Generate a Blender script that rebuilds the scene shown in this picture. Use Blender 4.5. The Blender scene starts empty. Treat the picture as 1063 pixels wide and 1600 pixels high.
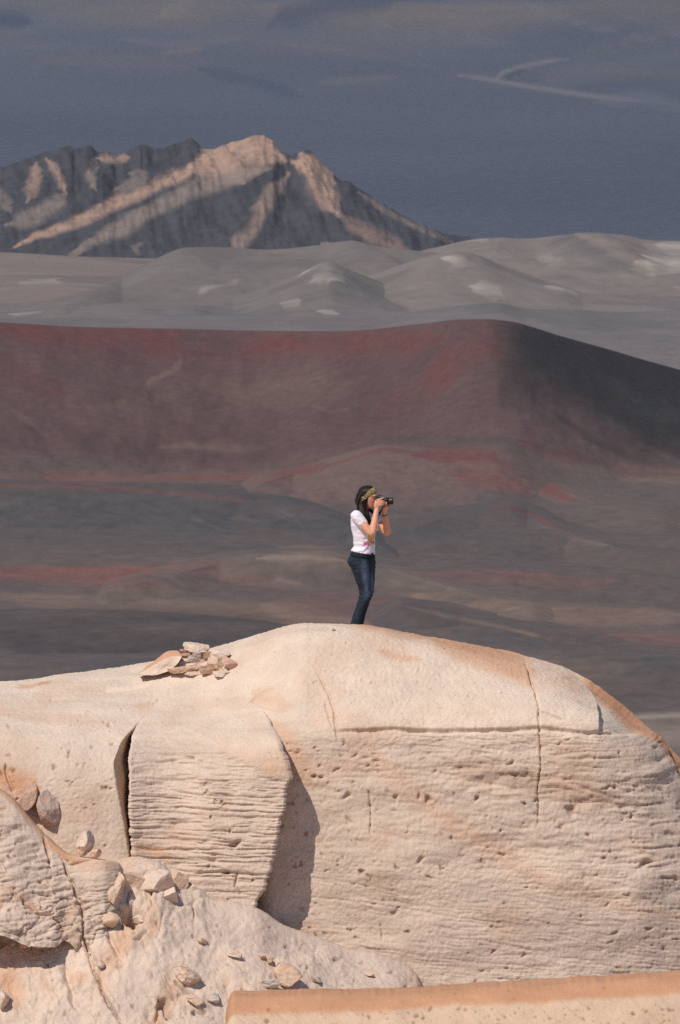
import bpy, bmesh, math, random
import numpy as np
from mathutils import Vector, Matrix, Quaternion

sc = bpy.context.scene
# ------------------------------------------------------------------ camera
PITCH = math.radians(4.5); HALF = math.radians(3.5); DIST = 84.0
K = math.tan(HALF) / 800.0
CP, SP = math.cos(PITCH), math.sin(PITCH)
CAM = np.array([0.0, -DIST, 7.75])
cam_data = bpy.data.cameras.new('view_camera')
cam_data.sensor_fit = 'VERTICAL'; cam_data.sensor_height = 23.6; cam_data.sensor_width = 15.7
cam_data.lens = 23.6 / 2 / math.tan(HALF)
cam_data.clip_start = 1.0; cam_data.clip_end = 120000.0
cam_data.dof.use_dof = True; cam_data.dof.focus_distance = 84.3; cam_data.dof.aperture_fstop = 13.0
cam_ob = bpy.data.objects.new('view_camera', cam_data)
sc.collection.objects.link(cam_ob)
cam_ob.location = CAM; cam_ob.rotation_euler = (math.pi / 2 - PITCH, 0, 0)
sc.camera = cam_ob
# ------------------------------------------------------------------ sky, sun, exposure
SUN = Vector((-0.34, -0.42, 0.68)).normalized()          # towards the sun: left, behind the camera, high
elev = math.asin(SUN.z)
w = bpy.data.worlds.new('World'); sc.world = w; w.use_nodes = True
nt = w.node_tree; bg = nt.nodes['Background']
sky = nt.nodes.new('ShaderNodeTexSky'); sky.sky_type = 'NISHITA'; sky.sun_disc = False
sky.sun_elevation = elev; sky.sun_rotation = math.atan2(SUN.x, SUN.y); sky.altitude = 3000.0
nt.links.new(sky.outputs[0], bg.inputs[0]); bg.inputs[1].default_value = 0.11
sl = bpy.data.lights.new('sun', 'SUN'); sl.energy = 3.4; sl.angle = math.radians(0.53); sl.color = (1.0, 0.93, 0.84)
so = bpy.data.objects.new('sun', sl); sc.collection.objects.link(so)
so.rotation_euler = SUN.to_track_quat('Z', 'Y').to_euler(); so.location = (-40, -60, 90)
vs = sc.view_settings; vs.view_transform = 'Standard'; vs.look = 'None'; vs.gamma = 1.0; vs.use_curve_mapping = False
vs.exposure = 0.15
sc.cycles.use_denoising = False
sc.cycles.max_bounces = 6; sc.cycles.volume_bounces = 1

# ------------------------------------------------------------------ numeric helpers
rng = np.random.default_rng(11); random.seed(5)
_perm = np.random.default_rng(3).permutation(512).astype(np.int64)
_g3 = np.random.default_rng(4).normal(size=(512, 3)); _g3 /= np.linalg.norm(_g3, axis=1)[:, None]

def perlin3(x, y, z):
    x, y, z = np.broadcast_arrays(x, y, z)
    xi, yi, zi = np.floor(x), np.floor(y), np.floor(z)
    fx, fy, fz = x - xi, y - yi, z - zi
    xi, yi, zi = xi.astype(np.int64), yi.astype(np.int64), zi.astype(np.int64)
    u, v, t = [f * f * f * (f * (f * 6 - 15) + 10) for f in (fx, fy, fz)]
    out = 0
    for dx in (0, 1):
        wx = u if dx else 1 - u
        a = _perm[(xi + dx) & 511]
        for dy in (0, 1):
            wy = v if dy else 1 - v
            b = _perm[(a + yi + dy) & 511]
            for dz in (0, 1):
                wz = t if dz else 1 - t
                g = _g3[_perm[(b + zi + dz) & 511]]
                out = out + wx * wy * wz * (g[..., 0] * (fx - dx) + g[..., 1] * (fy - dy) + g[..., 2] * (fz - dz))
    return out * 1.5

def noise(x, y, s=0.0): return perlin3(x, y, np.float64(s) + 0.37)
def fbm(x, y, z, oct=4, gain=0.5, lac=2.03):
    o = 0; a = 1.0
    for i in range(oct):
        o = o + a * perlin3(x + i * 17.3, y - i * 9.1, z + i * 5.7); x, y, z = x * lac, y * lac, z * lac; a *= gain
    return o
def sstep(a, b, x):
    t = np.clip((x - a) / (b - a), 0, 1); return t * t * (3 - 2 * t)

def pchip(xs, ys, x):
    """monotone cubic through (xs, ys); ys may carry trailing axes, x is 1-D"""
    xs = np.asarray(xs, float); ys = np.asarray(ys, float); x = np.asarray(x, float)
    h = np.diff(xs); tail = (1,) * (ys.ndim - 1); hh = h.reshape((-1,) + tail)
    d = np.diff(ys, axis=0) / hh
    m = np.zeros_like(ys); m[0] = d[0]; m[-1] = d[-1]
    if len(xs) > 2:
        w1 = 2 * hh[1:] + hh[:-1]; w2 = hh[1:] + 2 * hh[:-1]
        ok = d[:-1] * d[1:] > 0
        den = np.where(ok, w1 / np.where(d[:-1] == 0, 1, d[:-1]) + w2 / np.where(d[1:] == 0, 1, d[1:]), 1)
        m[1:-1] = np.where(ok, (w1 + w2) / den, 0)
    i = np.clip(np.searchsorted(xs, x) - 1, 0, len(xs) - 2)
    t = np.clip((x - xs[i]) / h[i], 0, 1).reshape((-1,) + tail); H = h[i].reshape((-1,) + tail)
    return ((1 + 2 * t) * (1 - t) ** 2 * ys[i] + t * (1 - t) ** 2 * H * m[i]
            + t * t * (3 - 2 * t) * ys[i + 1] + t * t * (t - 1) * H * m[i + 1])

def pt(px, py, Y):
    """point at world depth Y seen in the photograph at (px, py)"""
    a = (np.asarray(px, float) - 531.5) * K; b = (800.0 - np.asarray(py, float)) * K
    dy = CP + b * SP; dz = b * CP - SP
    t = (np.asarray(Y, float) + DIST) / dy
    return np.stack(np.broadcast_arrays(t * a, np.asarray(Y, float) + 0 * t, CAM[2] + t * dz), -1)
def proj(P):
    d = P - CAM
    f = d[..., 1] * CP - d[..., 2] * SP; u = d[..., 1] * SP + d[..., 2] * CP
    f = np.maximum(f, 1e-3)
    return 531.5 + d[..., 0] / f / K, 800.0 - u / f / K

def seg_dist(PX, PY, pts):
    """distance to a polyline, and the parameter (0..1) along it"""
    best = np.full(PX.shape, 1e9); par = np.zeros(PX.shape); n = len(pts) - 1
    for i in range(n):
        ax, ay = pts[i]; bx, by = pts[i + 1]; vx, vy = bx - ax, by - ay
        t = np.clip(((PX - ax) * vx + (PY - ay) * vy) / (vx * vx + vy * vy + 1e-9), 0, 1)
        d = np.hypot(PX - ax - t * vx, PY - ay - t * vy)
        k = d < best; best = np.where(k, d, best); par = np.where(k, (i + t) / n, par)
    return best, par
def in_poly(PX, PY, poly):
    """signed distance, positive inside"""
    d, _ = seg_dist(PX, PY, list(poly) + [poly[0]])
    c = np.zeros(PX.shape, bool)
    for (ax, ay), (bx, by) in zip(poly, list(poly[1:]) + [poly[0]]):
        k = ((ay > PY) != (by > PY)) & (PX < (bx - ax) * (PY - ay) / (by - ay + 1e-12) + ax)
        c ^= k
    return np.where(c, d, -d)
def lin(r, g, b, gain=1.0):
    v = np.array([r, g, b], float) / 255.0
    return np.where(v <= 0.04045, v / 12.92, ((v + 0.055) / 1.055) ** 2.4) * gain
def mix(col, c, m):
    m = np.clip(m, 0, 1)[..., None]; return col * (1 - m) + np.asarray(c) * m

def stroke(col, PX, PY, pts, width, c, alpha, soft=0.6, wob=0.0):
    d, par = seg_dist(PX, PY, pts)
    if wob: d = d + wob * width
    taper = np.clip(np.minimum(par, 1 - par) * 6, 0.25, 1)
    m = 1 - sstep(width * (1 - soft), width * (1 + 0.25 * soft), np.maximum(d, 0) / taper)
    return mix(col, c, m * alpha)

# ------------------------------------------------------------------ scene helpers
COL = sc.collection
def tag(o, label=None, cat=None, group=None, kind=None):
    if label: o['label'] = label
    if cat: o['category'] = cat
    if group: o['group'] = group
    if kind: o['kind'] = kind
    return o
def link(name, me, mat=None, parent=None):
    o = bpy.data.objects.new(name, me); COL.objects.link(o)
    if mat is not None: me.materials.append(mat)
    if parent is not None: o.parent = parent
    return o
def empty(name, loc=(0, 0, 0)):
    o = bpy.data.objects.new(name, None); COL.objects.link(o); o.location = loc; o.empty_display_size = 0.1
    return o
def raw_mesh(name, V, F, col=None, smooth=True):
    """F: (n,4) or (n,3) int array"""
    V = np.ascontiguousarray(V, np.float32); F = np.ascontiguousarray(F, np.int32); k = F.shape[1]
    me = bpy.data.meshes.new(name)
    me.vertices.add(len(V)); me.vertices.foreach_set('co', V.ravel())
    me.loops.add(F.size); me.loops.foreach_set('vertex_index', F.ravel())
    me.polygons.add(len(F)); me.polygons.foreach_set('loop_start', np.arange(0, F.size, k, dtype=np.int32))
    me.polygons.foreach_set('use_smooth', np.full(len(F), smooth))
    if col is not None:
        at = me.color_attributes.new('Col', 'FLOAT_COLOR', 'POINT')
        c4 = np.ones((len(V), 4), np.float32); c4[:, :3] = np.asarray(col).reshape(-1, 3)
        at.data.foreach_set('color', c4.ravel())
    me.update(calc_edges=True); me.validate()
    return me
def grid_mesh(name, P, col=None):
    n, m = P.shape[:2]; i = np.arange(n * m).reshape(n, m)
    F = np.stack([i[:-1, :-1], i[1:, :-1], i[1:, 1:], i[:-1, 1:]], -1).reshape(-1, 4)
    return raw_mesh(name, P.reshape(-1, 3), F, None if col is None else col.reshape(-1, 3))

# ------------------------------------------------------------------ materials
def new_mat(name):
    m = bpy.data.materials.new(name); m.use_nodes = True
    return m, m.node_tree, m.node_tree.nodes['Principled BSDF']
def nnode(nt, typ, **kw):
    n = nt.nodes.new(typ)
    for k, v in kw.items():
        if k.startswith('i_'): n.inputs[k[2:].replace('_', ' ')].default_value = v
        else: setattr(n, k, v)
    return n
def ground_mat(name, scale, var=0.25, bump=0.0, bump_dist=1.0, rough=0.95, detail=8.0, aniso=(1, 1, 1)):
    """albedo from the mesh's own colour map, broken up by noise"""
    m, nt, b = new_mat(name)
    at = nnode(nt, 'ShaderNodeAttribute', attribute_name='Col')
    tc = nnode(nt, 'ShaderNodeTexCoord'); mp = nnode(nt, 'ShaderNodeMapping'); mp.inputs['Scale'].default_value = aniso
    nt.links.new(tc.outputs['Object'], mp.inputs[0])
    no = nnode(nt, 'ShaderNodeTexNoise', i_Scale=scale, i_Detail=detail, i_Roughness=0.62)
    nt.links.new(mp.outputs[0], no.inputs['Vector'])
    mr = nnode(nt, 'ShaderNodeMapRange'); mr.inputs[1].default_value = 0.25; mr.inputs[2].default_value = 0.75
    mr.inputs[3].default_value = 1 - var; mr.inputs[4].default_value = 1 + var
    nt.links.new(no.outputs['Fac'], mr.inputs[0])
    mx = nnode(nt, 'ShaderNodeVectorMath', operation='SCALE')
    nt.links.new(at.outputs['Color'], mx.inputs[0]); nt.links.new(mr.outputs[0], mx.inputs['Scale'])
    nt.links.new(mx.outputs[0], b.inputs['Base Color'])
    b.inputs['Roughness'].default_value = rough; b.inputs['Specular IOR Level'].default_value = 0.15
    if bump:
        bp = nnode(nt, 'ShaderNodeBump', i_Strength=bump, i_Distance=bump_dist)
        nt.links.new(no.outputs['Fac'], bp.inputs['Height']); nt.links.new(bp.outputs[0], b.inputs['Normal'])
    return m
# ------------------------------------------------------------------ far country
HB = 500.0                                    # camera height over the plain
PLAIN = CAM[2] - HB
def ground_z(x, y):
    """the one ground sheet: ledge country at the camera, a drop, the plain, slopes rising far off"""
    d = y + DIST
    near = pchip([-400, -20, 0, 25, 60, 100, 400, 1200, 1500], [7.5, 6.6, 6.1, 0.5, -5.5, -6.2, -150, -470, PLAIN + 12], np.clip(np.ravel(d), -400, 1500)).reshape(np.shape(d))
    t = sstep(1300, 2600, d)
    und = 4 * noise(x / 800 + 3, y / 420, 1) + 3.5 * noise(x / 300, y / 190, 2) + 1.2 * noise(x / 110, y / 80, 3)
    und = und * sstep(1500, 3000, d) * (1 - 0.95 * sstep(9000, 12000, d))
    far = np.clip((d - 14500) / 1000, 0, None)
    rise = 5.5 * far ** 1.45 + np.minimum(far, 14) * 15 * fbm(x / 1700 + 5, y / 3200, 0.2, 3, 0.4) * sstep(1, 5, far)
    rise = rise + sstep(18500, 19500, d + 0.35 * x) * 0
    return near * (1 - t) + PLAIN * t + und + np.minimum(rise, 900)

ang = np.concatenate([-np.radians(np.linspace(50, 3.4, 26)[:-1]), np.radians(np.linspace(-3.4, 3.4, 440)), np.radians(np.linspace(3.4, 50, 26)[1:])])
pyv = np.arange(1260, -3, -2.2)
yv = HB / np.tan(PITCH + np.arctan((pyv - 800) * K)) - DIST
yv = np.concatenate([np.linspace(-400, -100, 6), np.linspace(-90, 60, 40), np.geomspace(70, yv[0] * 0.985, 60), yv, np.geomspace(yv[-1] * 1.02, 48000, 30)])
GX = np.tan(ang)[None, :] * np.maximum(yv + DIST, 300)[:, None]; GY = np.broadcast_to(yv[:, None], GX.shape)
GP = np.stack([GX, GY, ground_z(GX, GY)], -1)
fpx, fpy = proj(np.stack([GX, GY, np.minimum(GP[..., 2], PLAIN * 0 + GP[..., 2])], -1))

G1 = 0.90                                      # observed tone -> albedo for the far country
def bg_colour(PX, PY, x, y):
    """stains of the plain: dark ash, red cinder, buff sand"""
    n1 = fbm(x / 520, y / 260, 0.1, 4); n2 = fbm(x / 150, y / 90, 4.1, 3); n3 = fbm(x / 1500 + 2, y / 500, 7.7, 4)
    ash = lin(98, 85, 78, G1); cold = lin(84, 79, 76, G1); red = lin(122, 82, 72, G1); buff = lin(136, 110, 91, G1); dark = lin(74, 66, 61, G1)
    col = np.broadcast_to(ash, PX.shape + (3,)).copy()
    col = mix(col, buff, sstep(0.05, 0.6, n1 + 0.3 * n2) * 0.55)
    wx = PX + 60 * n1 + 14 * n2; wy = PY + 18 * n1 + 8 * n2
    pat = np.clip(0.75 + 0.9 * n2 + 0.5 * n1, 0.1, 1.2)
    S = lambda pts, wd, c, a, soft=0.95: stroke(col, wx, wy, pts, wd * 1.3, c, a * 1.0 * pat, 1.0)
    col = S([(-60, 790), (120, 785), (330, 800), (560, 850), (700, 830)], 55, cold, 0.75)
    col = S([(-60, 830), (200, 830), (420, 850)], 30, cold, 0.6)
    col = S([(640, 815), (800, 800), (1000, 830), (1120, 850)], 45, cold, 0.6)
    col = S([(-40, 745), (150, 748), (300, 742), (430, 750), (520, 735)], 13, red, 0.8)
    col = S([(-40, 895), (60, 897), (150, 902), (300, 905)], 17, red, 0.95)
    col = S([(200, 905), (330, 890), (420, 915), (560, 930)], 14, red, 0.6)
    col = S([(-40, 868), (100, 868), (260, 872), (400, 880)], 14, lin(108, 88, 84, G1), 0.6)
    col = S([(420, 940), (560, 950), (680, 945)], 16, red, 0.55)
    col = S([(-40, 930), (200, 935), (420, 960), (560, 970)], 18, buff, 0.65)
    col = S([(-40, 918), (120, 922), (200, 935)], 10, cold, 0.6)
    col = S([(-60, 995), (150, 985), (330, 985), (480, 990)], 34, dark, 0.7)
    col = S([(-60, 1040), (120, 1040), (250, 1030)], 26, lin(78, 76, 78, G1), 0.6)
    col = S([(430, 875), (500, 870), (560, 885)], 16, buff, 0.6)
    col = S([(620, 895), (760, 898), (900, 905), (1100, 912)], 12, red, 0.8)
    col = S([(640, 930), (780, 945), (900, 960), (1100, 965)], 20, buff, 0.7)
    col = S([(820, 985), (950, 1000), (1100, 1005)], 16, red, 0.5)
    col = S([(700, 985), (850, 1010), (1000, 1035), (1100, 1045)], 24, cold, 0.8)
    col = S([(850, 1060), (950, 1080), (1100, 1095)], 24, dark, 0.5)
    col = stroke(col, PX + 8 * n2, PY + 4 * n2, [(980, 1150), (1040, 1150), (1150, 1150)], 34, lin(138, 120, 106, G1), 0.9, 0.9)
    col = stroke(col, PX + 8 * n2, PY + 3 * n2, [(950, 1122), (1020, 1118), (1150, 1112)], 6, lin(160, 142, 126, G1), 0.8, 1.0)
    for pts in ([(215, 785), (250, 800), (262, 806)], [(268, 792), (310, 812), (355, 832)], [(425, 790), (460, 808), (480, 832)]):
        col = stroke(col, PX + 6 * n2, PY + 3 * n2, pts, 3.0, lin(118, 106, 100, G1), 0.4, 1.0)
    for pts in ([(590, 880), (640, 900), (720, 925)], [(840, 820), (900, 842), (960, 855)], [(600, 905), (690, 925)], [(430, 905), (470, 912)]):
        col = stroke(col, PX + 10 * n2, PY + 5 * n2, pts, 5, lin(132, 116, 104, G1), 0.35, 1.0)
    return col
gx, gy = GX, GY
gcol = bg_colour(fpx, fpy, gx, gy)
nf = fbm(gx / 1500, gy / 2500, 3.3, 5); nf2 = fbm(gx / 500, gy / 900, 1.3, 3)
farc = lin(84, 88, 99, 0.80) * (1 + 0.16 * nf[..., None])  # cloud-shade dark and haze blue are put into this far base colour
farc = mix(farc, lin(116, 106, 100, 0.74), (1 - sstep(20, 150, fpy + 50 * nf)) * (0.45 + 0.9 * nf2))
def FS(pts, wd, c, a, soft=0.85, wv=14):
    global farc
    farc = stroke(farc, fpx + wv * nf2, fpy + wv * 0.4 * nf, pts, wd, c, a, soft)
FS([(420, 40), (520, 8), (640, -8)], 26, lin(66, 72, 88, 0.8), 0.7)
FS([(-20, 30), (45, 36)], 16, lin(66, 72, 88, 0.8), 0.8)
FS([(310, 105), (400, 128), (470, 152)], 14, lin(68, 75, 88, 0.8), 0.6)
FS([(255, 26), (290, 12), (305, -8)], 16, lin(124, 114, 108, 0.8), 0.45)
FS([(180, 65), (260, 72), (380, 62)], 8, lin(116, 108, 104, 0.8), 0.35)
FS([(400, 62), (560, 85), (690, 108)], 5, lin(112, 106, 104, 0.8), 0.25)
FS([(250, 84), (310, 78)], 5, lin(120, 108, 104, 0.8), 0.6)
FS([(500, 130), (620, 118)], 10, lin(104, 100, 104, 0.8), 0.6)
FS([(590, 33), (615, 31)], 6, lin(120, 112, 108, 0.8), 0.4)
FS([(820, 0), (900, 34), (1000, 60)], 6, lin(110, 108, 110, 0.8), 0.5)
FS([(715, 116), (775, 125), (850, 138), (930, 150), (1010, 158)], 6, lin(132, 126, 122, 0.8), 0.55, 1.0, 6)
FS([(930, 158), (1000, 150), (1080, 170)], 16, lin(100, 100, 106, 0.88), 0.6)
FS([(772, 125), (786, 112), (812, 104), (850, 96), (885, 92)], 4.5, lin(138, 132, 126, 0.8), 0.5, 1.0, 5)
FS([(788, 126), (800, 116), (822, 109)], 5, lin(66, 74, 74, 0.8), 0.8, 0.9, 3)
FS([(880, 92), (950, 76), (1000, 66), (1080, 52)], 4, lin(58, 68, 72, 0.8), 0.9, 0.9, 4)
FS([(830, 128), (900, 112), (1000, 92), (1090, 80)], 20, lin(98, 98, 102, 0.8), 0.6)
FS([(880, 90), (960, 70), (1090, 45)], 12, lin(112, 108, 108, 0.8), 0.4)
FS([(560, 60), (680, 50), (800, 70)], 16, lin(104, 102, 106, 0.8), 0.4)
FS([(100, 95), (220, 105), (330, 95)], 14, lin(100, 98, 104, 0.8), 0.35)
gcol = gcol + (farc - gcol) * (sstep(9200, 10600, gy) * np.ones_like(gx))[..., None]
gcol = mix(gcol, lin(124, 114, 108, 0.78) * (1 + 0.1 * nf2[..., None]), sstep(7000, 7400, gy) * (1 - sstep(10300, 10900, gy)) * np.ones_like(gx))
sand = lin(205, 178, 156, 0.8)
gcol = mix(gcol, sand * np.ones_like(gcol), (1 - sstep(150, 900, gy)))
M_plain = ground_mat('ash_plain', 0.08, 0.24, 0.0, detail=12.0, aniso=(1, 0.5, 1))
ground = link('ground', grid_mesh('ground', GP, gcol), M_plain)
tag(ground, 'dark ash plain streaked red and buff, running out to hazy blue-grey far slopes', kind='structure')

def ridge(name, label, crest, Yc, front, back, mat, colour, rows=150, cols=520, px0=-260, px1=1320, p=1.3, relief=None, zrough=0.0, zscale=60.0, fade=0.0, lift=4.0, taper=True, jag=0.0):
    """a hill: crest line seen at the photograph's (px, py) and standing at depth Yc, front slope down to the plain, back slope behind"""
    cx = [c[0] for c in crest]; cy = [c[1] for c in crest]
    px0 = max(px0, cx[0]); px1 = min(px1, cx[-1])
    px = np.linspace(px0, px1, cols)
    cpy = pchip(cx, cy, px) + jag * (noise(px * 0.11, 0.3 + 0 * px, 2) + 0.6 * noise(px * 0.31, 0.3 + 0 * px, 6))
    Y = pchip(*zip(*Yc), px) if isinstance(Yc, list) else np.full(cols, float(Yc))
    Lf = pchip(*zip(*front), px) if isinstance(front, list) else np.full(cols, float(front))
    Y = np.minimum(Y, HB / np.tan(PITCH + np.arctan((cpy + lift - 800) * K)) - DIST)
    top = pt(px, cpy, Y)
    s = np.concatenate([np.linspace(0, 1, rows), 1 + np.linspace(0, 1, rows // 4)[1:]])[:, None]
    yy = np.where(s <= 1, Y - Lf * (1 - s), Y + back * (s - 1))
    xx = top[None, :, 0] * (yy + DIST) / (Y + DIST)
    gz = ground_z(xx, yy) - 3
    f = np.where(s <= 1, np.clip(s, 0, 1) ** p, 1 - np.clip(s - 1, 0, 1) ** 1.6)
    uu = np.linspace(0, 1, cols); win = sstep(0, 0.10, uu) * (1 - sstep(0.90, 1, uu)) if taper else np.ones(cols)
    zz = gz + np.maximum(top[None, :, 2] - gz, 0) * f * win
    PX0, PY0 = proj(np.stack([xx, yy, zz], -1))
    env = np.clip(s, 0, 1) * np.clip(1 - s, 0, 1) * 4 * (s < 1)
    if relief is not None: zz = zz + relief(PX0, PY0, xx, yy, np.broadcast_to(s, xx.shape)) * np.sqrt(env) * win
    if zrough: zz = zz + zrough * fbm(xx / zscale, yy / zscale, 0.5, 5) * (0.3 * (s < 1.0) + 0.7 * env)
    P = np.stack([xx, yy, zz], -1); PX, PY = proj(P)
    o = link(name, grid_mesh(name, P, colour(PX, PY, xx, yy)), mat)
    return tag(o, label, kind='structure')

M_hill = ground_mat('cinder', 0.12, 0.20, 0.0, 3.0, detail=10.0, aniso=(1, 1, 1))
M_dune = ground_mat('dune_sand', 0.04, 0.12, 0.0, 3.0)
M_mount = ground_mat('mountain_rock', 0.08, 0.20, 0.25, 3.0)

# --- mountain with tan rock crest and dark scree
mc = [(-320, 330), (-180, 292), (-60, 275), (0, 262), (40, 248), (80, 236), (105, 229), (120, 233), (137, 227), (160, 239), (185, 241), (205, 232), (225, 226), (240, 233), (270, 226), (298, 217), (326, 234), (345, 228), (372, 219), (388, 214), (405, 210), (425, 219), (447, 242), (462, 243), (480, 234), (491, 240), (506, 259), (532, 281), (552, 291), (582, 309), (622, 336), (662, 356), (702, 374), (742, 388), (800, 400), (900, 410)]
spurs = [([(330, 258), (270, 278), (200, 308), (100, 350), (0, 392)], 16), ([(400, 262), (340, 290), (250, 325), (180, 362), (90, 410)], 16),
         ([(445, 262), (420, 300), (400, 345), (350, 400)], 14), ([(465, 262), (500, 320), (560, 375), (620, 400)], 18), ([(120, 240), (90, 290), (40, 330), (-20, 372)], 14),
         ([(215, 245), (170, 275), (150, 310)], 10), ([(545, 300), (600, 340), (680, 385)], 14)]
def mrelief(PX, PY, x, y, s):
    z = 0
    for pts, wd in spurs:
        d, par = seg_dist(PX, PY, pts)
        z = z + 15 * np.maximum(0, 1 - d / (wd * 2.4))
    q = 2.5 * fbm(x / 16, y / 160, 0.3, 4) - 3 * np.abs(fbm(x / 20 + y / 150, y / 260, 4.3, 3)) + 7 * np.abs(fbm(x / 45, y / 90, 2.3, 5)) * sstep(0.5, 0.9, s)
    return z + q
def mcol(PX, PY, x, y):
    n = fbm(x / 60, y / 60, 0.2, 4); n2 = fbm(x / 18, y / 40, 2.2, 3)
    g = 0.82
    dark = lin(72, 71, 75, g); tan = lin(176, 144, 124, g); pale = lin(138, 122, 112, g)
    col = dark * (1 + 0.25 * n2[..., None])
    wx = PX + 6 * n + 2 * n2; wy = PY + 4 * n + 1.5 * n2
    n3 = fbm(x / 9 + y / 60, y / 140, 6.2, 3); col = col * (1 + 0.30 * n3[..., None])
    def S(pts, wd, c, a, soft=0.55):
        nonlocal col; col = stroke(col, wx, wy, pts, wd * 1.35, c, a * np.clip(1.0 + 0.3 * n2 + 0.3 * n, 0, 1), 0.75)
    S([(300, 262), (345, 246), (385, 232), (415, 232), (440, 248)], 27, tan, 1.0)
    S([(300, 268), (330, 262), (365, 270), (380, 285)], 14, tan, 0.9)
    S([(330, 258), (270, 278), (200, 308), (120, 345), (20, 385)], 9, tan, 0.85)
    S([(420, 262), (360, 280), (310, 292), (250, 322), (190, 356), (110, 400)], 13, pale, 0.9)
    S([(470, 240), (490, 265), (505, 300), (528, 335)], 17, tan, 1.0)
    S([(455, 252), (500, 262), (520, 285)], 12, tan, 0.9)
    S([(528, 335), (575, 365), (640, 392)], 11, lin(140, 116, 104, g), 0.85)
    S([(450, 270), (425, 305), (408, 335), (385, 365), (345, 402)], 11, lin(150, 128, 115, g), 0.8)
    S([(150, 245), (140, 275), (152, 298)], 7, pale, 0.8); S([(150, 246), (180, 246), (200, 244)], 7, tan, 0.7)
    S([(75, 250), (92, 275), (100, 300)], 7, tan, 0.7); S([(58, 255), (55, 280), (40, 315)], 8, tan, 0.6)
    S([(100, 300), (85, 320), (50, 340), (10, 352)], 13, pale, 0.8); S([(200, 270), (225, 275), (215, 285), (180, 300)], 8, pale, 0.6)
    S([(-60, 320), (0, 305), (15, 330)], 10, pale, 0.6)
    S([(560, 300), (620, 340), (720, 385)], 5, pale, 0.6)
    S([(500, 386), (545, 383)], 4, tan, 0.6)
    S([(220, 400), (210, 385), (225, 378)], 4, pale, 0.5)
    col = mix(col, lin(66, 64, 68, g), sstep(0.15, 0.5, n3 + 0.3 * n2) * 0.45) * (1 + 0.12 * n3[..., None])
    return col
ridge('mountain', 'jagged mountain with tan rocky crest and dark striped scree slopes', mc, [(-320, 10750), (300, 10620), (480, 10560), (900, 10400)], 420, 500, M_mount, mcol, rows=190, cols=520, p=1.15, relief=mrelief, zrough=2.5, zscale=22, jag=3.0)

# --- grey dunes between the mountain and the red hill
def dcol(base, strokes=()):
    def f(PX, PY, x, y):
        n = fbm(x / 260, y / 200, 0.6, 4); n2 = fbm(x / 60, y / 60, 3.6, 3)
        col = base * (1 + 0.10 * n[..., None] + 0.04 * n2[..., None])
        col = mix(col, lin(112, 106, 101, 0.70), sstep(0.1, 0.6, n) * 0.6)
        for pts, wd, c, a in strokes: col = stroke(col, PX + 22 * n2 + 10 * n, PY + 7 * n + 5 * n2, pts, wd * 1.15, c, a * 0.75 * np.clip(0.7 + 0.9 * n2 + 0.5 * n, 0, 1), 1.0)
        return col
    return f
gd = 0.78
grey = lin(134, 123, 115, gd); cool = lin(125, 116, 109, gd); pink = lin(140, 124, 114, gd); white = lin(196, 184, 170, gd); tanp = lin(168, 146, 130, gd)
def drel(a, sp=()):
    def f(PX, PY, x, y, s):
        z = 0.8 * a * (fbm(x / 110, y / 160, 0.9, 4) + 0.8 * np.abs(fbm(x / 190 + 3, y / 260, 1.9, 2)))
        for pts, h, wd in sp:
            d, par = seg_dist(PX + 10 * fbm(x / 120, y / 120, 3.1, 2), PY, pts); z = z + h * (1 - 0.5 * par) * np.maximum(0, 1 - d / wd) ** 1.2
        return z
    return f
ridge('dune', 'low pinkish sand rise at the foot of the tan-crested mountain', [(-320, 396), (-100, 394), (0, 396), (120, 404), (240, 411), (320, 418), (420, 432)], 10050, 900, 300, M_dune, dcol(pink, [([(30, 445), (110, 442)], 5, white, 0.4)]), rows=90, cols=240, p=1.0)
ridge('dune.001', 'far right grey dune with tan crest and white sand patches below the blue plain', [(560, 415), (640, 398), (690, 386), (730, 377), (775, 373), (820, 374), (880, 368), (925, 366), (975, 368), (1010, 376), (1063, 378), (1200, 370), (1320, 390)], 9900, 520, 400, M_dune,
      dcol(grey, [([(718, 372), (772, 370)], 6, white, 0.95), ([(905, 366), (960, 392), (1010, 425), (1070, 452)], 8, tanp, 0.7), ([(1000, 410), (1040, 408), (1090, 430)], 24, white, 0.8), ([(1030, 382), (1090, 385)], 10, white, 0.75), ([(850, 385), (900, 378), (960, 402), (1000, 430)], 16, lin(92, 92, 92, gd), 0.6), ([(850, 410), (880, 408)], 10, white, 0.35)]), rows=110, cols=360, p=1.15, relief=drel(9, [([(905, 368), (960, 392), (1010, 425), (1070, 455)], 16, 60), ([(790, 376), (760, 410), (700, 440)], 9, 50)]))
ridge('dune.002', 'broad grey dune in front of the mountain foot, its slope falling to the left', [(-200, 520), (20, 500), (100, 476), (180, 442), (250, 404), (290, 390), (330, 387), (420, 391), (490, 385), (548, 377), (590, 386), (660, 394), (720, 402), (800, 430)], 9700, 480, 400, M_dune,
      dcol(cool, [([(310, 458), (345, 444), (372, 436)], 6, white, 0.55), ([(350, 420), (420, 402), (480, 396)], 12, pink, 0.5), ([(600, 392), (680, 395)], 8, pink, 0.6)]), rows=110, cols=360, p=1.2, relief=drel(6, [([(290, 392), (200, 440), (100, 482)], 14, 60), ([(548, 380), (600, 410), (640, 440)], 12, 45)]))
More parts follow.
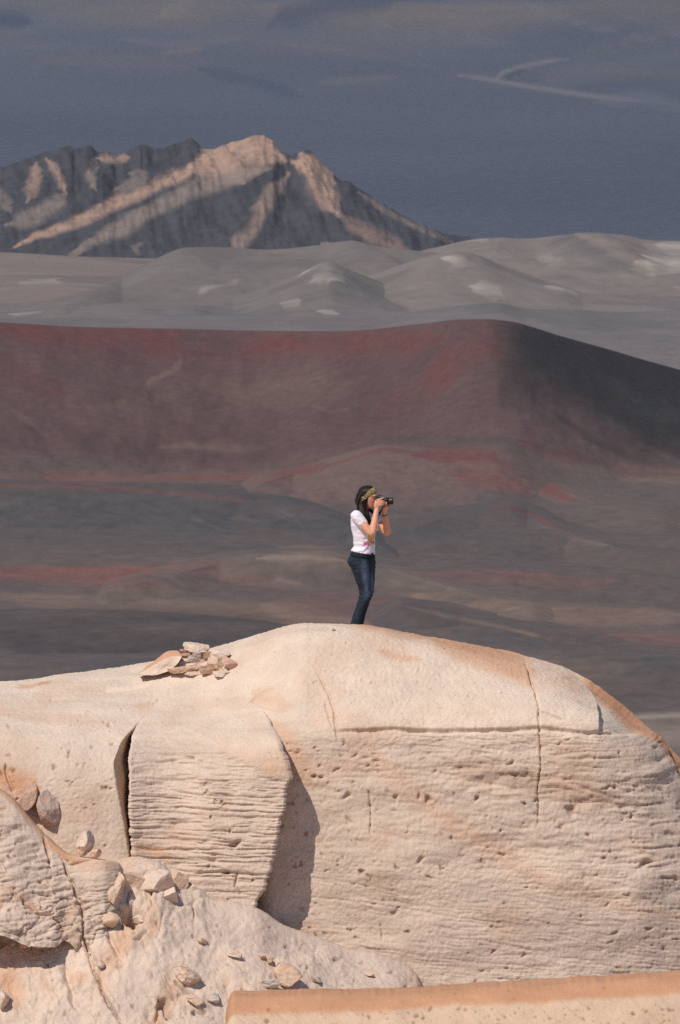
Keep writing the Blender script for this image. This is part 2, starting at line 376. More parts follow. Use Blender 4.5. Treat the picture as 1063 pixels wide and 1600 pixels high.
ridge('dune.003', 'grey dune with white patched crest point above the red hill', [(-260, 505), (0, 492), (150, 482), (300, 480), (390, 462), (440, 440), (480, 423), (514, 411), (540, 420), (580, 436), (640, 456), (720, 472), (820, 486)], 9250, 420, 300, M_dune,
      dcol(cool, [([(480, 440), (505, 425), (530, 440)], 15, white, 0.85), ([(430, 476), (470, 472)], 8, white, 0.7), ([(505, 490), (540, 494)], 5, white, 0.6), ([(20, 493), (70, 488)], 6, white, 0.5), ([(545, 432), (600, 470)], 16, lin(96, 96, 96, gd), 0.4)]), rows=110, cols=360, p=1.0, relief=drel(5, [([(515, 412), (480, 450), (420, 484)], 6, 60), ([(515, 412), (560, 450), (600, 492)], 7, 60), ([(300, 480), (200, 492), (80, 500)], 6, 30)]))
ridge('dune.004', 'grey dune with long dark crest line slanting down to the right', [(520, 450), (600, 424), (665, 402), (710, 394), (740, 398), (790, 418), (850, 440), (920, 464), (1000, 480), (1100, 492)], 9350, 420, 300, M_dune,
      dcol(grey, [([(700, 405), (730, 410)], 10, white, 0.8), ([(740, 448), (765, 455), (780, 462)], 13, white, 0.75), ([(740, 398), (800, 424), (870, 450)], 7, lin(88, 90, 90, gd), 0.6), ([(860, 448), (905, 462)], 5, white, 0.5)]), rows=110, cols=300, p=1.05, relief=drel(6, [([(735, 398), (800, 424), (880, 456)], 13, 45), ([(705, 396), (670, 430), (600, 470)], 9, 40)]))
ridge('dune.005', 'lowest grey sand swell just behind the dark right flank of the red hill', [(-260, 500), (60, 503), (300, 500), (500, 498), (640, 490), (720, 479), (775, 475), (830, 486), (900, 487), (960, 492), (1063, 490), (1320, 492)], 8800, 420, 300, M_dune,
      dcol(lin(122, 114, 111, gd), [([(700, 482), (780, 478), (840, 490)], 5, lin(96, 98, 100, gd), 0.5), ([(985, 474), (1090, 474)], 8, white, 0.6), ([(850, 505), (960, 520), (1090, 545)], 10, lin(108, 104, 102, gd), 0.6)]), rows=100, cols=360, p=1.1, relief=drel(5))

# --- the red cinder hill
def rcol(PX, PY, x, y):
    n = fbm(x / 120, y / 120, 0.6, 4); n2 = fbm(x / 40, y / 90, 3.6, 4)
    plain = bg_colour(PX, PY, x, y)
    g = 0.66
    mauve = lin(106, 83, 79, g); red = lin(120, 71, 66, g); blk = lin(60, 54, 51, g); olive = lin(122, 102, 88, g)
    col = mauve * (1 + 0.10 * n[..., None] + 0.10 * n2[..., None])
    wx = PX + 22 * n + 6 * n2; wy = PY + 16 * n + 4 * n2
    def S(pts, wd, c, a, soft=0.8):
        nonlocal col; col = stroke(col, wx, wy, pts, wd, c, a * np.clip(0.75 + 0.8 * n2 + 0.5 * n, 0, 1.1), 0.95)
    S([(-40, 520), (120, 530), (300, 540), (450, 540), (600, 535), (700, 530)], 32, red, 0.7)
    S([(-40, 560), (40, 590), (110, 620)], 22, red, 0.5)
    S([(640, 560), (710, 555), (760, 540), (790, 560)], 45, red, 0.75)
    S([(560, 640), (650, 620), (730, 585)], 26, red, 0.55)
    S([(150, 650), (300, 620), (450, 620), (560, 590)], 34, olive, 0.45)
    S([(230, 690), (330, 690), (400, 690)], 12, lin(140, 118, 104, g), 0.55)
    S([(235, 610), (262, 585), (280, 560)], 9, lin(140, 114, 104, g), 0.6); S([(20, 640), (55, 665), (80, 690)], 6, lin(128, 104, 98, g), 0.6)
    S([(495, 640), (535, 635), (515, 655)], 5, lin(130, 112, 104, g), 0.5)
    S([(290, 545), (340, 550)], 12, lin(80, 68, 66, g), 0.5)
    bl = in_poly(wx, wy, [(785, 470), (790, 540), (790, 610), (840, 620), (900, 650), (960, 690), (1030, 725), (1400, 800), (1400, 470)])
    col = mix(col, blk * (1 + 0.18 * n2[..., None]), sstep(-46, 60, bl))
    S([(940, 590), (1000, 640), (1090, 690)], 34, lin(72, 70, 66, g), 0.6)
    S([(930, 640), (1000, 690), (1090, 740)], 8, lin(96, 90, 84, g), 0.5)
    S([(860, 640), (930, 690), (1040, 735)], 8, blk, 0.5)
    S([(560, 690), (640, 690), (720, 694), (800, 702), (860, 735)], 13, lin(92, 82, 76, g), 0.7)
    S([(830, 700), (920, 735), (1000, 745), (1100, 745)], 20, lin(106, 72, 68, g), 0.75)
    t = sstep(700, 768, PY + 22 * n)[..., None]
    return col * (1 - t) + plain * t
def rrel(PX, PY, x, y, s):
    return 20 * np.exp(-((PX - 770 - 0.25 * (PY - 600)) / 120) ** 2) - 16 * np.exp(-((PX - 330) / 190) ** 2) + 2.6 * fbm(x / 34, y / 140, 0.2, 4) + 7 * fbm(x / 150, y / 150, 2.2, 4)
rc = [(-320, 496), (-100, 500), (0, 504), (130, 511), (270, 514), (400, 517), (530, 518), (600, 513), (660, 506), (720, 502), (770, 502), (800, 505), (850, 518), (900, 532), (960, 549), (1010, 564), (1063, 579), (1200, 620), (1320, 650)]
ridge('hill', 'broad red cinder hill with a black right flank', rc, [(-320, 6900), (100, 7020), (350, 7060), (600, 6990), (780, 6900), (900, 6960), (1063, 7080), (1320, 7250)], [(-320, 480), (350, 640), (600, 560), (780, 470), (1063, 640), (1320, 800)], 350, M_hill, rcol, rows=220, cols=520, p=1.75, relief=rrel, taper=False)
def mound_col(PX, PY, x, y):
    n = fbm(x / 80, y / 80, 0.6, 4); n2 = fbm(x / 30, y / 40, 3.6, 4)
    col = mix(bg_colour(PX, PY, x, y), lin(114, 92, 84, 0.86), 0.7 * np.ones_like(PX))
    wx = PX + 14 * n; wy = PY + 9 * n
    red = lin(116, 70, 64, 0.84)
    for pts, wd, a in (([(430, 752), (490, 735), (545, 715), (600, 701), (650, 705)], 5, 0.6), ([(640, 708), (700, 712), (770, 712), (815, 728), (850, 758), (900, 785)], 17, 0.8), ([(700, 740), (780, 750), (830, 775)], 24, 0.5), ([(420, 748), (520, 722)], 6, 0.5), ([(560, 705), (600, 702)], 8, 0.4)):
        col = stroke(col, wx, wy, pts, wd, red, a, 0.85)
    col = stroke(col, wx, wy, [(740, 780), (800, 775), (840, 780)], 12, lin(84, 80, 80, 0.86), 0.6)
    t = sstep(755, 822, PY + 16 * n)[..., None]
    return col * (1 - t) + bg_colour(PX, PY, x, y) * t
ridge('hill.001', 'small mound with a blood red cap in front of the red hill', [(330, 790), (420, 752), (480, 735), (545, 711), (598, 697), (650, 701), (700, 703), (760, 704), (800, 714), (838, 738), (870, 762), (930, 785), (1010, 803), (1100, 815)], 6560, 300, 260, M_hill, mound_col, rows=130, cols=340, p=1.35, lift=14, relief=lambda PX, PY, x, y, s: 4 * fbm(x / 50, y / 90, 1.2, 4))
def mound2_col(PX, PY, x, y):
    n = fbm(x / 80, y / 80, 0.6, 4)
    col = mix(bg_colour(PX, PY, x, y), lin(86, 78, 76, 0.86), 0.4 * np.ones_like(PX))
    col = stroke(col, PX + 6 * n, PY + 4 * n, [(760, 797), (800, 794), (835, 806), (880, 828)], 6, lin(108, 68, 62, 0.86), 0.6, 0.9)
    t = sstep(830, 860, PY + 10 * n)[..., None]
    return col * (1 - t) + bg_colour(PX, PY, x, y) * t
ridge('hill.002', 'low dark mound with a thin red rim, right of the person and below the red-capped mound', [(600, 850), (660, 820), (740, 801), (798, 792), (845, 809), (890, 833), (960, 854), (1040, 872), (1120, 880)], 6200, 240, 220, M_hill, mound2_col, rows=90, cols=260, p=1.35, lift=12, relief=lambda PX, PY, x, y, s: 2.5 * fbm(x / 50, y / 90, 1.2, 4))

# --- low swells rolling across the plain
def swell_col(c=None, a=0.0, edge=None):
    def f(PX, PY, x, y):
        n = fbm(x / 90, y / 90, 1.6, 4)
        col = bg_colour(PX, PY, x, y)
        if c is not None: col = mix(col, c, a * np.clip(0.8 + 0.6 * n, 0, 1.1))
        if edge is not None: col = stroke(col, PX + 10 * n, PY + 4 * n, edge[0], edge[1], edge[2], edge[3], 1.0)
        return col
    return f
def srel(a): return lambda PX, PY, x, y, s: a * (fbm(x / 90, y / 130, 1.2, 4) + 0.6 * fbm(x / 260, y / 200, 4.2, 2))
SW = [('hill.003', 'dark ash swell behind and left of the person, its top edged red', [(-260, 748), (-60, 752), (80, 757), (200, 760), (320, 766), (430, 782), (520, 812), (600, 850), (660, 872)], 6350, 260, lin(76, 74, 74, 0.88), 0.6, ([(-60, 756), (200, 764), (430, 786)], 5, lin(112, 76, 70, 0.88), 0.6), 4),
      ('hill.004', 'buff mottled rise just left of the person\'s knees', [(120, 935), (230, 908), (330, 884), (430, 866), (500, 867), (560, 879), (640, 898), (720, 922), (820, 950), (900, 965)], 5750, 190, lin(112, 98, 88, 0.88), 0.45, ([(400, 872), (470, 868), (540, 876)], 7, lin(142, 122, 106, 0.88), 0.7), 4),
      ('hill.005', 'long dark swell crossing the plain right of the person with a pale line on its crest', [(600, 905), (680, 893), (760, 888), (860, 896), (980, 905), (1100, 908), (1320, 905)], 5780, 200, lin(92, 82, 78, 0.88), 0.5, ([(640, 900), (760, 892), (900, 902)], 4, lin(126, 84, 76, 0.88), 0.7), 3),
      ('hill.006', 'dark lowest swell of the plain at the left above the shelf', [(-260, 982), (-60, 976), (100, 974), (260, 980), (380, 990), (470, 1006), (560, 1030)], 5280, 170, lin(72, 66, 63, 0.88), 0.7, None, 4),
      ('hill.007', 'dark swell of the plain at the right, sloping down behind the dome', [(560, 940), (640, 946), (740, 968), (840, 992), (940, 1012), (1063, 1030), (1320, 1050)], 5350, 170, lin(82, 76, 74, 0.88), 0.6, ([(640, 950), (760, 975), (860, 998)], 5, lin(118, 100, 88, 0.88), 0.7), 4),
      ('hill.008', 'ash swell right of the person at head height with a buff streak down its side', [(560, 846), (640, 838), (740, 842), (860, 836), (960, 846), (1063, 850), (1320, 842)], 5980, 170, lin(82, 78, 76, 0.88), 0.5, None, 3)]
for nm, lab, cr_, Y_, L_, c_, a_, ed_, lf_ in SW:
    ridge(nm, lab, cr_, Y_, L_, 220, M_plain, swell_col(c_, a_, ed_), rows=80, cols=300, p=1.25, relief=srel(6.0), lift=lf_ * 2.5)

# --- the air
def haze_box():
    bm = bmesh.new(); bmesh.ops.create_cube(bm, size=1.0)
    me = bpy.data.meshes.new('haze'); bm.to_mesh(me); bm.free()
    m = bpy.data.materials.new('haze_air'); m.use_nodes = True; nt = m.node_tree
    nt.nodes.remove(nt.nodes['Principled BSDF'])
    v = nnode(nt, 'ShaderNodeVolumePrincipled'); v.inputs['Color'].default_value = (0.76, 0.84, 1.0, 1)
    v.inputs['Density'].default_value = 0.5e-5; v.inputs['Anisotropy'].default_value = 0.1
    nt.links.new(v.outputs[0], nt.nodes['Material Output'].inputs['Volume'])
    o = link('haze', me, m)
    z0 = float(GP[..., 2].min()) - 8; z1 = max(float(GP[..., 2].max()), 10) + 8
    xm = float(np.abs(GP[..., 0]).max()) + 100; y0 = -500; y1 = 48200
    o.scale = (2 * xm, y1 - y0, z1 - z0); o.location = (0, (y0 + y1) / 2, (z0 + z1) / 2)
    tag(o, 'thin blue haze lying over the whole desert plain', kind='stuff')
haze_box()
# ------------------------------------------------------------------ pumice rock
def rock_mat(name, bump=0.5):
    m, nt, b = new_mat(name)
    at = nnode(nt, 'ShaderNodeAttribute', attribute_name='Col')
    tc = nnode(nt, 'ShaderNodeTexCoord')
    n1 = nnode(nt, 'ShaderNodeTexNoise', i_Scale=3.0, i_Detail=9.0, i_Roughness=0.65)
    n2 = nnode(nt, 'ShaderNodeTexNoise', i_Scale=60.0, i_Detail=8.0, i_Roughness=0.8)
    vo = nnode(nt, 'ShaderNodeTexVoronoi', i_Scale=26.0); vo.inputs['Randomness'].default_value = 1.0
    for n in (n1, n2, vo): nt.links.new(tc.outputs['Object'], n.inputs['Vector'])
    mr = nnode(nt, 'ShaderNodeMapRange'); mr.inputs[1].default_value = 0.3; mr.inputs[2].default_value = 0.7; mr.inputs[3].default_value = 0.88; mr.inputs[4].default_value = 1.08
    nt.links.new(n1.outputs['Fac'], mr.inputs[0])
    mr2 = nnode(nt, 'ShaderNodeMapRange'); mr2.inputs[1].default_value = 0.3; mr2.inputs[2].default_value = 0.7; mr2.inputs[3].default_value = 0.86; mr2.inputs[4].default_value = 1.10
    nt.links.new(n2.outputs['Fac'], mr2.inputs[0])
    mu = nnode(nt, 'ShaderNodeMath', operation='MULTIPLY'); nt.links.new(mr.outputs[0], mu.inputs[0]); nt.links.new(mr2.outputs[0], mu.inputs[1])
    # sparse dark grains: some cells' centres
    lt = nnode(nt, 'ShaderNodeMath', operation='LESS_THAN'); lt.inputs[1].default_value = 0.12
    nt.links.new(vo.outputs['Distance'], lt.inputs[0])
    sp = nnode(nt, 'ShaderNodeSeparateColor'); nt.links.new(vo.outputs['Color'], sp.inputs[0])
    gt = nnode(nt, 'ShaderNodeMath', operation='GREATER_THAN'); gt.inputs[1].default_value = 0.90; nt.links.new(sp.outputs[0], gt.inputs[0])
    an = nnode(nt, 'ShaderNodeMath', operation='MULTIPLY'); nt.links.new(lt.outputs[0], an.inputs[0]); nt.links.new(gt.outputs[0], an.inputs[1])
    sc_ = nnode(nt, 'ShaderNodeVectorMath', operation='SCALE'); nt.links.new(at.outputs['Color'], sc_.inputs[0]); nt.links.new(mu.outputs[0], sc_.inputs['Scale'])
    mx = nnode(nt, 'ShaderNodeMix', data_type='RGBA'); nt.links.new(an.outputs[0], mx.inputs['Factor'])
    nt.links.new(sc_.outputs[0], mx.inputs['A']); mx.inputs['B'].default_value = (0.24, 0.15, 0.10, 1)
    nt.links.new(mx.outputs['Result'], b.inputs['Base Color'])
    b.inputs['Roughness'].default_value = 0.93; b.inputs['Specular IOR Level'].default_value = 0.12
    hs = nnode(nt, 'ShaderNodeMath', operation='SUBTRACT'); nt.links.new(n2.outputs['Fac'], hs.inputs[0]); nt.links.new(an.outputs[0], hs.inputs[1])
    bp = nnode(nt, 'ShaderNodeBump', i_Strength=bump, i_Distance=0.016)
    nt.links.new(hs.outputs[0], bp.inputs['Height']); nt.links.new(bp.outputs[0], b.inputs['Normal'])
    return m
M_rock = rock_mat('pumice', 0.75)

RG = 0.97
CREAM = lin(228, 205, 183, RG); WALL = lin(217, 193, 172, RG); ORANGE = lin(212, 160, 122, RG); RUST = lin(190, 132, 98, RG)
PALE = lin(224, 200, 179, RG); BROWN = lin(158, 112, 86, RG); GREYW = lin(198, 174, 155, RG)

def normals(P):
    du = np.gradient(P, axis=0); dv = np.gradient(P, axis=1)
    n = np.cross(du, dv); n /= np.linalg.norm(n, axis=-1, keepdims=True) + 1e-12
    flip = np.where(np.sum(n * (CAM - P), -1, keepdims=True) < 0, -1.0, 1.0)
    return n, flip

def strata(x, z, amp=1.0, f=7.0, tilt=0.0, seed=0.0, brk=0.0, xs=1.0):
    """bedding: narrow undercut lines between gently bulging layers"""
    zz = z + 0.035 * noise(x * 0.4, z * 0.7, seed) * xs + tilt * x + 0.010 * noise(x * 6, z * 6, seed + 3)
    a = noise(x * 0.7 * xs, zz * f, seed + 1); b = noise(x * 1.8 * xs, zz * f * 2.1, seed + 2); c = noise(x * 4.0, zz * f * 4.2, seed + 8); e = noise(x * 9, zz * f * 6.5, seed + 9)
    ma = sstep(-0.35 + brk, 0.25 + brk, noise(x * 1.5, z * 3.5, seed + 4)); mb = sstep(-0.3 + brk, 0.2 + brk, noise(x * 2.6, z * 5, seed + 5)); mc_ = sstep(-0.1, 0.25, noise(x * 5, z * 9, seed + 6))
    d = -0.011 * np.exp(-(a / 0.07) ** 2) * ma - 0.010 * np.exp(-(b / 0.13) ** 2) * mb - 0.009 * np.exp(-(c / 0.2) ** 2) * mc_
    d = d + 0.006 * a + 0.0045 * b + 0.005 * c + 0.0045 * e
    return d * amp
def rough(x, y, z, amp=1.0):
    return amp * (0.030 * fbm(x * 0.9, y * 0.9, z * 0.9, 3) + 0.005 * fbm(x * 5, y * 5, z * 5, 3) + 0.0055 * fbm(x * 26, y * 26, z * 26, 2))
def pits(D, C, PX, PY, x, z, n, box, rmin, rmax, depth, seed, mask=None, flat=1.6, tint=0.35):
    """weathered-out holes, each with its own place and size"""
    r = np.random.default_rng(seed)
    for i in range(n):
        cx, cy = r.uniform(box[0], box[2]), r.uniform(box[1], box[3]); s = rmin + (rmax - rmin) * r.random() ** 3
        fl = r.uniform(1.0, flat); an = r.normal(0, 0.25)
        j0, j1 = np.searchsorted(PX[0], [cx - s * 3.2, cx + s * 3.2]); jc = min(max((j0 + j1) // 2, 0), PX.shape[1] - 1)
        rowc = PY[:, jc]; ok = np.nonzero(np.abs(rowc - cy) < s * 3.2)[0]
        if j1 <= j0 or len(ok) == 0: continue
        sl_ = (slice(ok[0], ok[-1] + 1), slice(j0, j1))
        dx, dy = PX[sl_] - cx, PY[sl_] - cy
        ux = (dx * math.cos(an) + dy * math.sin(an)) / fl; uy = -dx * math.sin(an) + dy * math.cos(an)
        q = np.hypot(ux, uy) / s
        q = q * (1 + 0.35 * math.sin(cx) * np.sin(2 * np.arctan2(uy, ux) + cy) + 0.2 * np.sin(3 * np.arctan2(uy, ux) + cx))
        g = 1 - sstep(0.2, 1.15, q)
        if mask is not None: g = g * mask[sl_]
        D[sl_] -= g * depth * (0.5 + 0.5 * r.random()) * s / rmax
        C[sl_] = mix(C[sl_], BROWN, g * tint)
def crack(D, PX, PY, pts, width, depth, wob=None):
    d, par = seg_dist(PX + (0 if wob is None else wob), PY, pts)
    taper = np.clip(np.minimum(par, 1 - par) * 8, 0.3, 1)
    D -= depth * np.exp(-(d / (width * taper)) ** 2) * taper
def side(PX, PY, pts):
    """signed side of a polyline: + to the right of its direction of travel (screen sense)"""
    best = np.full(PX.shape, 1e9); sg = np.zeros(PX.shape)
    for (ax, ay), (bx, by) in zip(pts[:-1], pts[1:]):
        vx, vy = bx - ax, by - ay
        t = np.clip(((PX - ax) * vx + (PY - ay) * vy) / (vx * vx + vy * vy), 0, 1)
        d = np.hypot(PX - ax - t * vx, PY - ay - t * vy); k = d < best
        best = np.where(k, d, best); sg = np.where(k, np.sign(vx * (PY - ay) - vy * (PX - ax)), sg)
    return best * -sg

def table_rock(cols_px, stations, rows_t):
    """stations: {px: [(py, Y), ...]} or with ('w', Y, z) world rows; -> base points (rows, cols, 3)"""
    keys = sorted(stations)
    T = np.array([[(p[1], p[2]) if p[0] == 'w' else (p[1], float(pt(k, p[0], p[1])[2])) for p in stations[k]] for k in keys], float)
    A = pchip(np.arange(T.shape[1]), np.swapaxes(T, 0, 1), rows_t)          # rows, stations, 2
    B = pchip(keys, np.swapaxes(A, 0, 1), cols_px)                           # cols, rows, 2
    Y = B[..., 0].T; Z = B[..., 1].T
    x = (cols_px[None, :] - 531.5) * K * (Y + DIST) / CP * (1 + 0 * Z)
    # x exactly under the pixel column
    d_f = (Y + DIST) * CP - (Z - CAM[2]) * SP
    return np.stack([(cols_px[None, :] - 531.5) * K * d_f, Y, Z], -1)
def row_params(pys, step, lo, hi, coarse):
    """row parameters so that rows come about every `step` photo pixels between controls lo..hi, `coarse` rows in the other spans"""
    t = []
    for i in range(len(pys) - 1):
        n = max(3, int(abs(pys[i + 1] - pys[i]) / step)) if lo <= i < hi else coarse
        t.append(i + np.linspace(0, 1, n, endpoint=False))
    return np.concatenate(t + [[len(pys) - 1]])

# ---------------- the outcrop: low shelf at the left, dome at the right
CR = [(-320, 1090), (-100, 1073), (0, 1067), (30, 1066), (50, 1062), (100, 1055), (145, 1047), (152, 1049), (220, 1037), (270, 1029), (330, 1017), (375, 1003), (402, 992), (430, 982), (460, 976), (492, 973.5), (525, 974), (560, 976.5), (605, 985), (650, 992), (720, 1004), (780, 1015), (825, 1027), (870, 1042), (908, 1058), (940, 1077), (970, 1100), (1000, 1126), (1030, 1152), (1063, 1186), (1100, 1232), (1200, 1370), (1330, 1520)]
cpx, cpy_ = zip(*CR)
def crest(px): return float(pchip(cpx, cpy_, [px])[0])
def station(px, Yc, tops, wall):
    """tops: (py above.., Y) rows 4..6 ; wall rows 0..3"""
    c = crest(px); zc = float(pt(px, c, Yc)[2])
    return wall + tops + [(c, Yc), (c + 44, Yc + 0.95), ('w', Yc + 3.2, zc - 2.3), ('w', Yc + 5.5, zc - 7.5)]
def st_left(px, off=0.0):
    c = crest(px)
    return station(px, 1.1, [(1158, -1.30 + off), (1112, -0.55 + off * 0.5), (c + 14, 0.45)], [(1720, -2.5), (1560, -2.2 + off), (1350, -1.95 + off), (1212, -1.68 + off)])
def st_dome(px, led=1143, Yc=0.25, dy=0.0):
    c = crest(px)
    return station(px, Yc, [(led - 28, -1.08 + dy), (c + (led - c) * 0.40, -0.66 + dy), (c + 11, -0.18 + dy)], [(1720, -1.95 + dy), (1560, -1.72 + dy), (1350, -1.48 + dy), (led + 4, -1.22 + dy)])
STN = {-320: st_left(-320), -60: st_left(-60), 0: st_left(0), 90: st_left(90), 170: st_left(170, 0.02)}
STN[300] = station(300, 0.9, [(1150, -0.95), (1100, -0.40), (crest(300) + 14, 0.35)], [(1720, -2.0), (1560, -1.75), (1350, -1.5), (1205, -1.2)])
STN[400] = station(400, 0.55, [(1130, -0.95), (1070, -0.42), (crest(400) + 12, 0.10)], [(1720, -1.95), (1560, -1.72), (1350, -1.48), (1170, -1.18)])
STN[480] = st_dome(480, 1150, 0.3)
for p_ in (560, 640, 720, 800, 860): STN[p_] = st_dome(p_)
STN[930] = st_dome(930, 1146, 0.2, 0.05)
STN[990] = station(990, 0.25, [(1152, -0.85), (1138, -0.55), (crest(990) + 7, -0.1)], [(1720, -1.8), (1560, -1.6), (1350, -1.35), (1185, -1.05)])
STN[1050] = station(1050, 0.3, [(1225, -0.75), (1202, -0.45), (crest(1050) + 8, 0.0)], [(1720, -1.65), (1560, -1.45), (1400, -1.2), (1270, -0.95)])
STN[1130] = station(1130, 0.4, [(1345, -0.5), (1310, -0.2), (crest(1130) + 10, 0.1)], [(1720, -1.4), (1600, -1.2), (1480, -0.95), (1400, -0.7)])
STN[1330] = station(1330, 0.8, [(1610, 0.0), (1570, 0.3), (crest(1330) + 10, 0.5)], [(1780, -0.8), (1720, -0.6), (1680, -0.4), (1650, -0.2)])
cols = np.concatenate([np.linspace(-320, -30, 50)[:-1], np.linspace(-30, 1090, 760), np.linspace(1090, 1330, 50)[1:]])
trow = row_params([1720, 1560, 1350, 1190, 1140, 1060, 1000, 985, 1030, 1200, 1300], 1.45, 1, 6, 22)
trow = np.sort(np.concatenate([trow, 6 + np.linspace(0.02, 0.98, 26), 7 + np.linspace(0.02, 0.98, 30)]))
P = table_rock(cols, STN, trow)
# the crack behind the block: right of it the wall stands further back
PX, PY = proj(P)
front = (trow < 7)[:, None]
ck = pchip([1050, 1100, 1116, 1140, 1165, 1200, 1250, 1300, 1350, 1700], [330, 262, 232, 206, 188, 179, 187, 196, 203, 215], np.clip(PY, 1050, 1700).ravel()).reshape(PY.shape)
g = sstep(-1, 20 - 12 * sstep(1215, 1260, PY), PX - ck) * sstep(1113, 1140, PY) * front * (1 - sstep(330, 430, PX))
PBASE = P.copy(); bpx_, bpy__ = PX.copy(), PY.copy()
P[..., 1] += g * 0.75
PX, PY = proj(P)
x, y, z = P[..., 0], P[..., 1], P[..., 2]
nrm, flip = normals(P)
D = rough(x, y, z)
wallm = sstep(1128, 1165, PY) * sstep(395, 470, PX) * front            # the bedded wall under the dome
leftw = sstep(1150, 1215, PY) * (1 - sstep(150, 200, PX)) * front
domem = (1 - sstep(1128, 1142, PY)) * sstep(420, 520, PX) * front
low = sstep(1300, 1420, PY - 0.12 * (PX - 600))
upper = strata(x, z, 1.1, 6.0, 0.02, 0.0)
lower = strata(x, z, 0.85, 8.0, 0.10, 20.0, 0.0)
dark_band = np.exp(-((PY - (1215 + 0.11 * (PX - 700))) / 26) ** 2) * sstep(640, 760, PX)
D += wallm * (upper * (1 - low) * (0.55 + 0.45 * sstep(560, 720, PX) + 0.7 * dark_band) + lower * low * 0.9)
D += domem * (0.30 * strata(x, z, 0.5, 5.0, 0.05, 40.0) + 0.006 * noise(x * 1.2, z * 26, 9))
D += leftw * 0.22 * strata(x, z, 0.8, 6.0, 0.0, 60.0, 0.1)
D += wallm * 0.04 * fbm(x * 0.8, z * 2.2, 4.4, 3)
# colour
nA = fbm(x * 1.1, z * 2.0, 0.4 + y, 4); nB = fbm(x * 5, z * 7, 2.2 + y, 3)
C = np.broadcast_to(CREAM, P.shape).copy()
C = mix(C, WALL, np.maximum(wallm, leftw) * 0.85)
C = mix(C, GREYW, wallm * low * sstep(-0.2, 0.5, nA) * 0.7)
C = mix(C, ORANGE, sstep(0.15, 0.6, nA) * 0.20)
wxx, wyy = PX + 14 * nA + 4 * nB, PY + 7 * nA + 3 * nB
def fill(poly, c, a, s0=-4, s1=8):
    global C
    C = mix(C, c, sstep(s0, s1, in_poly(wxx, wyy, poly)) * a)
fill([(500, 960), (555, 983), (620, 1000), (672, 1006), (700, 1028), (735, 1042), (800, 1062), (838, 1078), (835, 1026), (760, 1000), (640, 960)], ORANGE, 0.72, -9, 14)
fill([(530, 955), (560, 981), (700, 1010), (822, 1035), (828, 1018), (700, 980)], RUST, 0.35, -3, 5)
fill([(836, 1026), (845, 1075), (900, 1090), (935, 1090), (905, 1050)], ORANGE, 0.22, -8, 10)
fill([(898, 1045), (925, 1072), (950, 1100), (995, 1140), (1030, 1170), (1063, 1215), (1120, 1270), (1140, 1200), (1000, 1080)], ORANGE, 0.75, -4, 7)
fill([(905, 1050), (960, 1100), (1020, 1155), (1070, 1212), (1120, 1260), (1130, 1190), (1000, 1080)], RUST, 0.5, -3, 6)
C = stroke(C, wxx, wyy, [(582, 1160), (596, 1195), (640, 1235), (690, 1275), (760, 1320), (860, 1375), (960, 1405), (1090, 1440)], 26, lin(216, 178, 149, RG), 0.6, 1.0)
C = stroke(C, wxx, wyy, [(820, 1340), (960, 1380), (1090, 1400)], 40, CREAM, 0.5, 0.9)
C = stroke(C, wxx, wyy, [(430, 1130), (445, 1150), (470, 1200), (490, 1230)], 26, ORANGE, 0.42, 0.95)
C = stroke(C, wxx, wyy, [(470, 1130), (540, 1125), (600, 1150)], 22, ORANGE, 0.2, 0.95)
C = stroke(C, PX, wyy, [(590, 1022), (615, 1030), (660, 1034)], 8, ORANGE, 0.5, 0.9)
C = stroke(C, wxx, wyy, [(400, 1085), (420, 1095), (450, 1100)], 24, ORANGE, 0.35, 0.95)
C = stroke(C, wxx, wyy, [(-40, 1205), (10, 1215), (40, 1225), (52, 1228)], 26, ORANGE, 0.85, 0.85)
C = stroke(C, wxx, wyy, [(-40, 1110), (60, 1118), (180, 1130)], 12, ORANGE, 0.28, 0.95)
C = stroke(C, wxx, wyy, [(20, 1070), (80, 1070)], 5, ORANGE, 0.6, 0.9); C = stroke(C, wxx, wyy, [(62, 1070), (90, 1072)], 5, RUST, 0.5, 0.9)
C = stroke(C, wxx, wyy, [(210, 1105), (245, 1100)], 9, ORANGE, 0.4, 0.9)
C = stroke(C, wxx, wyy, [(690, 1185), (790, 1212), (880, 1240), (1000, 1255)], 24, lin(186, 152, 126, RG), 0.5, 1.0)
C = stroke(C, wxx, wyy, [(820, 1450), (930, 1462), (1080, 1470)], 40, lin(196, 172, 154, RG), 0.7, 1.0)
C = stroke(C, wxx, wyy, [(560, 1440), (680, 1460), (800, 1500)], 45, lin(204, 180, 162, RG), 0.6, 1.0)
# shadow-side face left of the block's toe: bare pitted pumice
# the long ledge line under the dome
dl, par = seg_dist(PX, PY + 5 * nA, [(505, 1146), (600, 1142), (720, 1141), (840, 1139), (905, 1143), (975, 1141)])
undr = PY + 5 * nA - pchip([400, 505, 600, 720, 840, 905, 975, 1200], [1148, 1146, 1142, 1141, 1139, 1143, 1141, 1141], np.clip(PX, 400, 1200).ravel()).reshape(PX.shape)
edge = sstep(500, 560, PX) * (1 - sstep(950, 985, PX)) * front
D += edge * (0.022 * (1 - sstep(-3.5, 0.5, undr)) * sstep(-80, -5, undr) - 0.038 * np.exp(-((undr - 1.5) / 2.6) ** 2) * (0.6 + 0.6 * nB))
